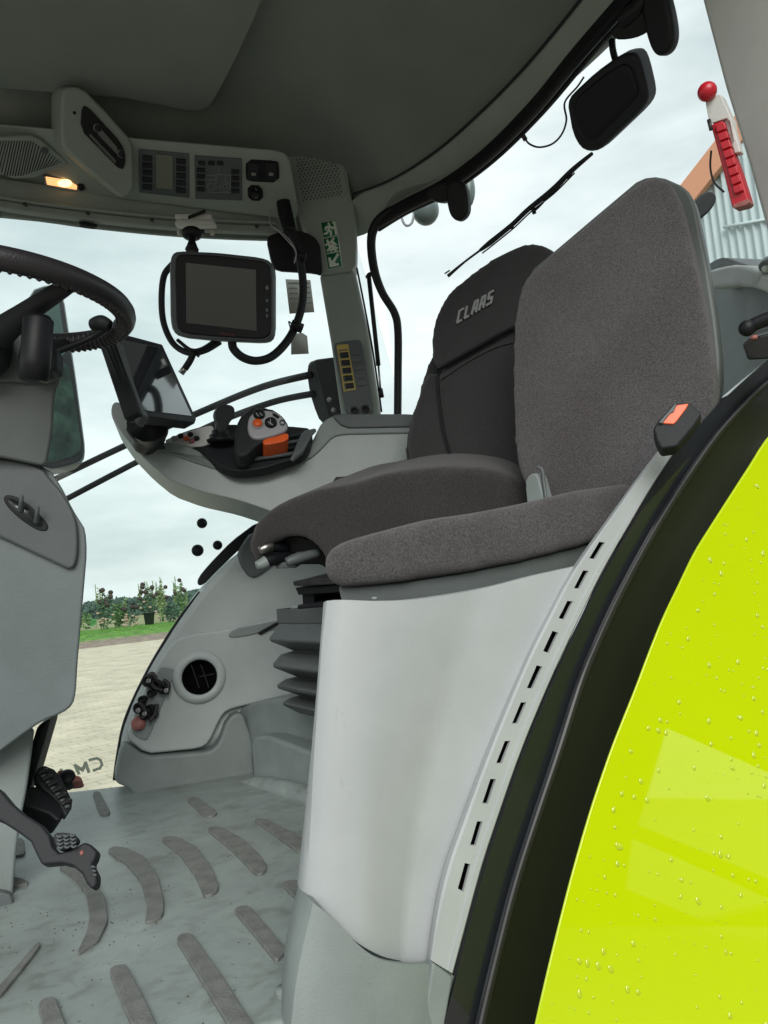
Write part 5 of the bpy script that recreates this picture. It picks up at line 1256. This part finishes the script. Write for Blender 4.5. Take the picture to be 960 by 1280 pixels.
# ================================================================== PEDALS
pd = P3((0, 1000, 1.18), (110, 1050, 1.16), (60, 1090, 1.13))
t = thing('brake_pedal', onp(80, 1060, pd), 'worn black steel pedal with a ridged tread pad, nearest the camera', 'pedal')
slab('arm', [(-20, 975), (0, 986), (14, 1003), (30, 1017), (52, 1031), (62, 1044), (66, 1058), (74, 1066), (88, 1062), (106, 1052), (114, 1056), (122, 1064), (119, 1074), (115, 1080), (122, 1094), (121, 1106), (115, 1112), (108, 1104), (102, 1092), (90, 1082), (76, 1079), (52, 1081), (44, 1066), (38, 1052), (22, 1040), (0, 1026), (-20, 1018)], pd, .03, 'black_soft', t, .005, 0, 3)
slab('tread_pad', [(66, 1042), (76, 1040), (92, 1042), (99, 1050), (90, 1058), (75, 1064), (68, 1056)], shift(pd, .008), .02, 'black_soft', t, .003, 1)
for a_ in range(3):
    for b_ in range(4):
        x, y = 71 + a_ * 8.2 + b_ * .5, 1044.5 + b_ * 4.6 - a_ * .6
        tube('tread_ridge', [onp(x, y, shift(pd, .011)), onp(x + 3.2, y + 2, shift(pd, .013)), onp(x + 6.6, y, shift(pd, .011))], .0018, 'steel' if 0 else 'panel_dark', t, 3, 6)
slab('rust_spot', [(99, 1064), (103, 1062), (105, 1066), (101, 1070)], shift(pd, .001), .001, 'red_dull', t, 0, 1)
for k in range(3):
    tube('tread_ridge', [onp(114 + k * 1.5, 1083 + k * 5, shift(pd, .003)), onp(119 + k * .8, 1084 + k * 5, shift(pd, .004))], .0018, 'panel_dark', t, 3, 6)
t = thing('accelerator_pedal', W(65, 990, 1.5), 'black pedal with a rubber cleated pad and dark bracket, behind the nearest pedal', 'pedal')
p2_ = P3((45, 965, 1.50), (90, 1000, 1.50), (55, 1010, 1.46))
slab('bracket', [(30, 985), (42, 982), (58, 984), (72, 998), (82, 1014), (76, 1027), (70, 1025), (62, 1018), (28, 1006)], shift(p2_, -.01), .06, 'black', t, .006, 0)
slab('pad', [(45, 966), (48, 959), (56, 956), (68, 961), (76, 970), (84, 986), (91, 1001), (90, 1010), (83, 1021), (80, 1016), (74, 1003), (64, 994), (52, 984), (46, 976)], p2_, .02, 'black_soft', t, .004, 0)
for k in range(6):
    x, y = 50 + k * 6.0, 962 + k * 7.6
    tube('cleat', [onp(x - 3, y + 5.5, shift(p2_, .002)), onp(x + 3, y + 2, shift(p2_, .004)), onp(x + 9, y + 1, shift(p2_, .002))], .0045, 'black_metal', t, 3, 7)
    tube('cleat', [onp(x + 1, y + 9, shift(p2_, .002)), onp(x + 7, y + 7, shift(p2_, .004))], .0035, 'panel_dark', t, 3, 7)
t = thing('small_pedal', W(88, 970, 1.62), 'worn reddish brown pedal plate behind the cleated pedal', 'pedal')
p3_ = P3((72, 965, 1.62), (102, 972, 1.62), (80, 985, 1.60))
slab('plate', [(70, 964), (78, 962), (92, 968), (102, 971), (102, 976), (88, 978), (74, 976)], p3_, .04, 'red_dull', t, .004, 1)
lathe('pivot', [(.018, 0), (.018, .03), (.012, .034)], onp(86, 978, shift(p3_, -.03)), p3_[1], 'black', t, 16)

# ================================================================== UNSEEN BACKDROP WALL added behind the viewer, shaped for reflections in paint and frame
from mathutils.geometry import tessellate_polygon
mat('backdrop_wall', (.045, .05, .048), .9, var=.3, vscale=1.5)
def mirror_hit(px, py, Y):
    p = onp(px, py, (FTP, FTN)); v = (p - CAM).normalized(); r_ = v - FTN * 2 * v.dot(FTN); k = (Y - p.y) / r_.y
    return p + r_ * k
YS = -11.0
holes = [[mirror_hit(x, y, YS) for x, y in q_] for q_ in (((818, 896), (950, 950), (913, 1072), (776, 1022)), ((770, 1034), (888, 1082), (842, 1202), (757, 1100)))]  # openings traced back from the bright patches wanted in the fender
def backdrop():
    t = thing('reflection_backdrop', V((0, YS, 0)), 'dark shed wall with two openings added unseen behind the viewer to be mirrored in the wet green fender', 'backdrop')
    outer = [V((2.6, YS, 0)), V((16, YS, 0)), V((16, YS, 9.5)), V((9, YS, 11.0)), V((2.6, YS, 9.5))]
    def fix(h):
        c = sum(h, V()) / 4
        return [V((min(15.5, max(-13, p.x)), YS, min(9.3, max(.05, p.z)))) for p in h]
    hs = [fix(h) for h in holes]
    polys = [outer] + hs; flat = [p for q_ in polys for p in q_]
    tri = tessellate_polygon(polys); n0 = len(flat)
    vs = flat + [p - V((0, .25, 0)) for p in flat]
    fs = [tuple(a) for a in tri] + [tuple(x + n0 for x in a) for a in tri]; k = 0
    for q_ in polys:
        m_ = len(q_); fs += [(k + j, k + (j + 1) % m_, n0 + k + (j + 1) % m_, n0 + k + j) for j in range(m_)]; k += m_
    me = mesh('wall', vs, fs, 'backdrop_wall', t, False)
backdrop()
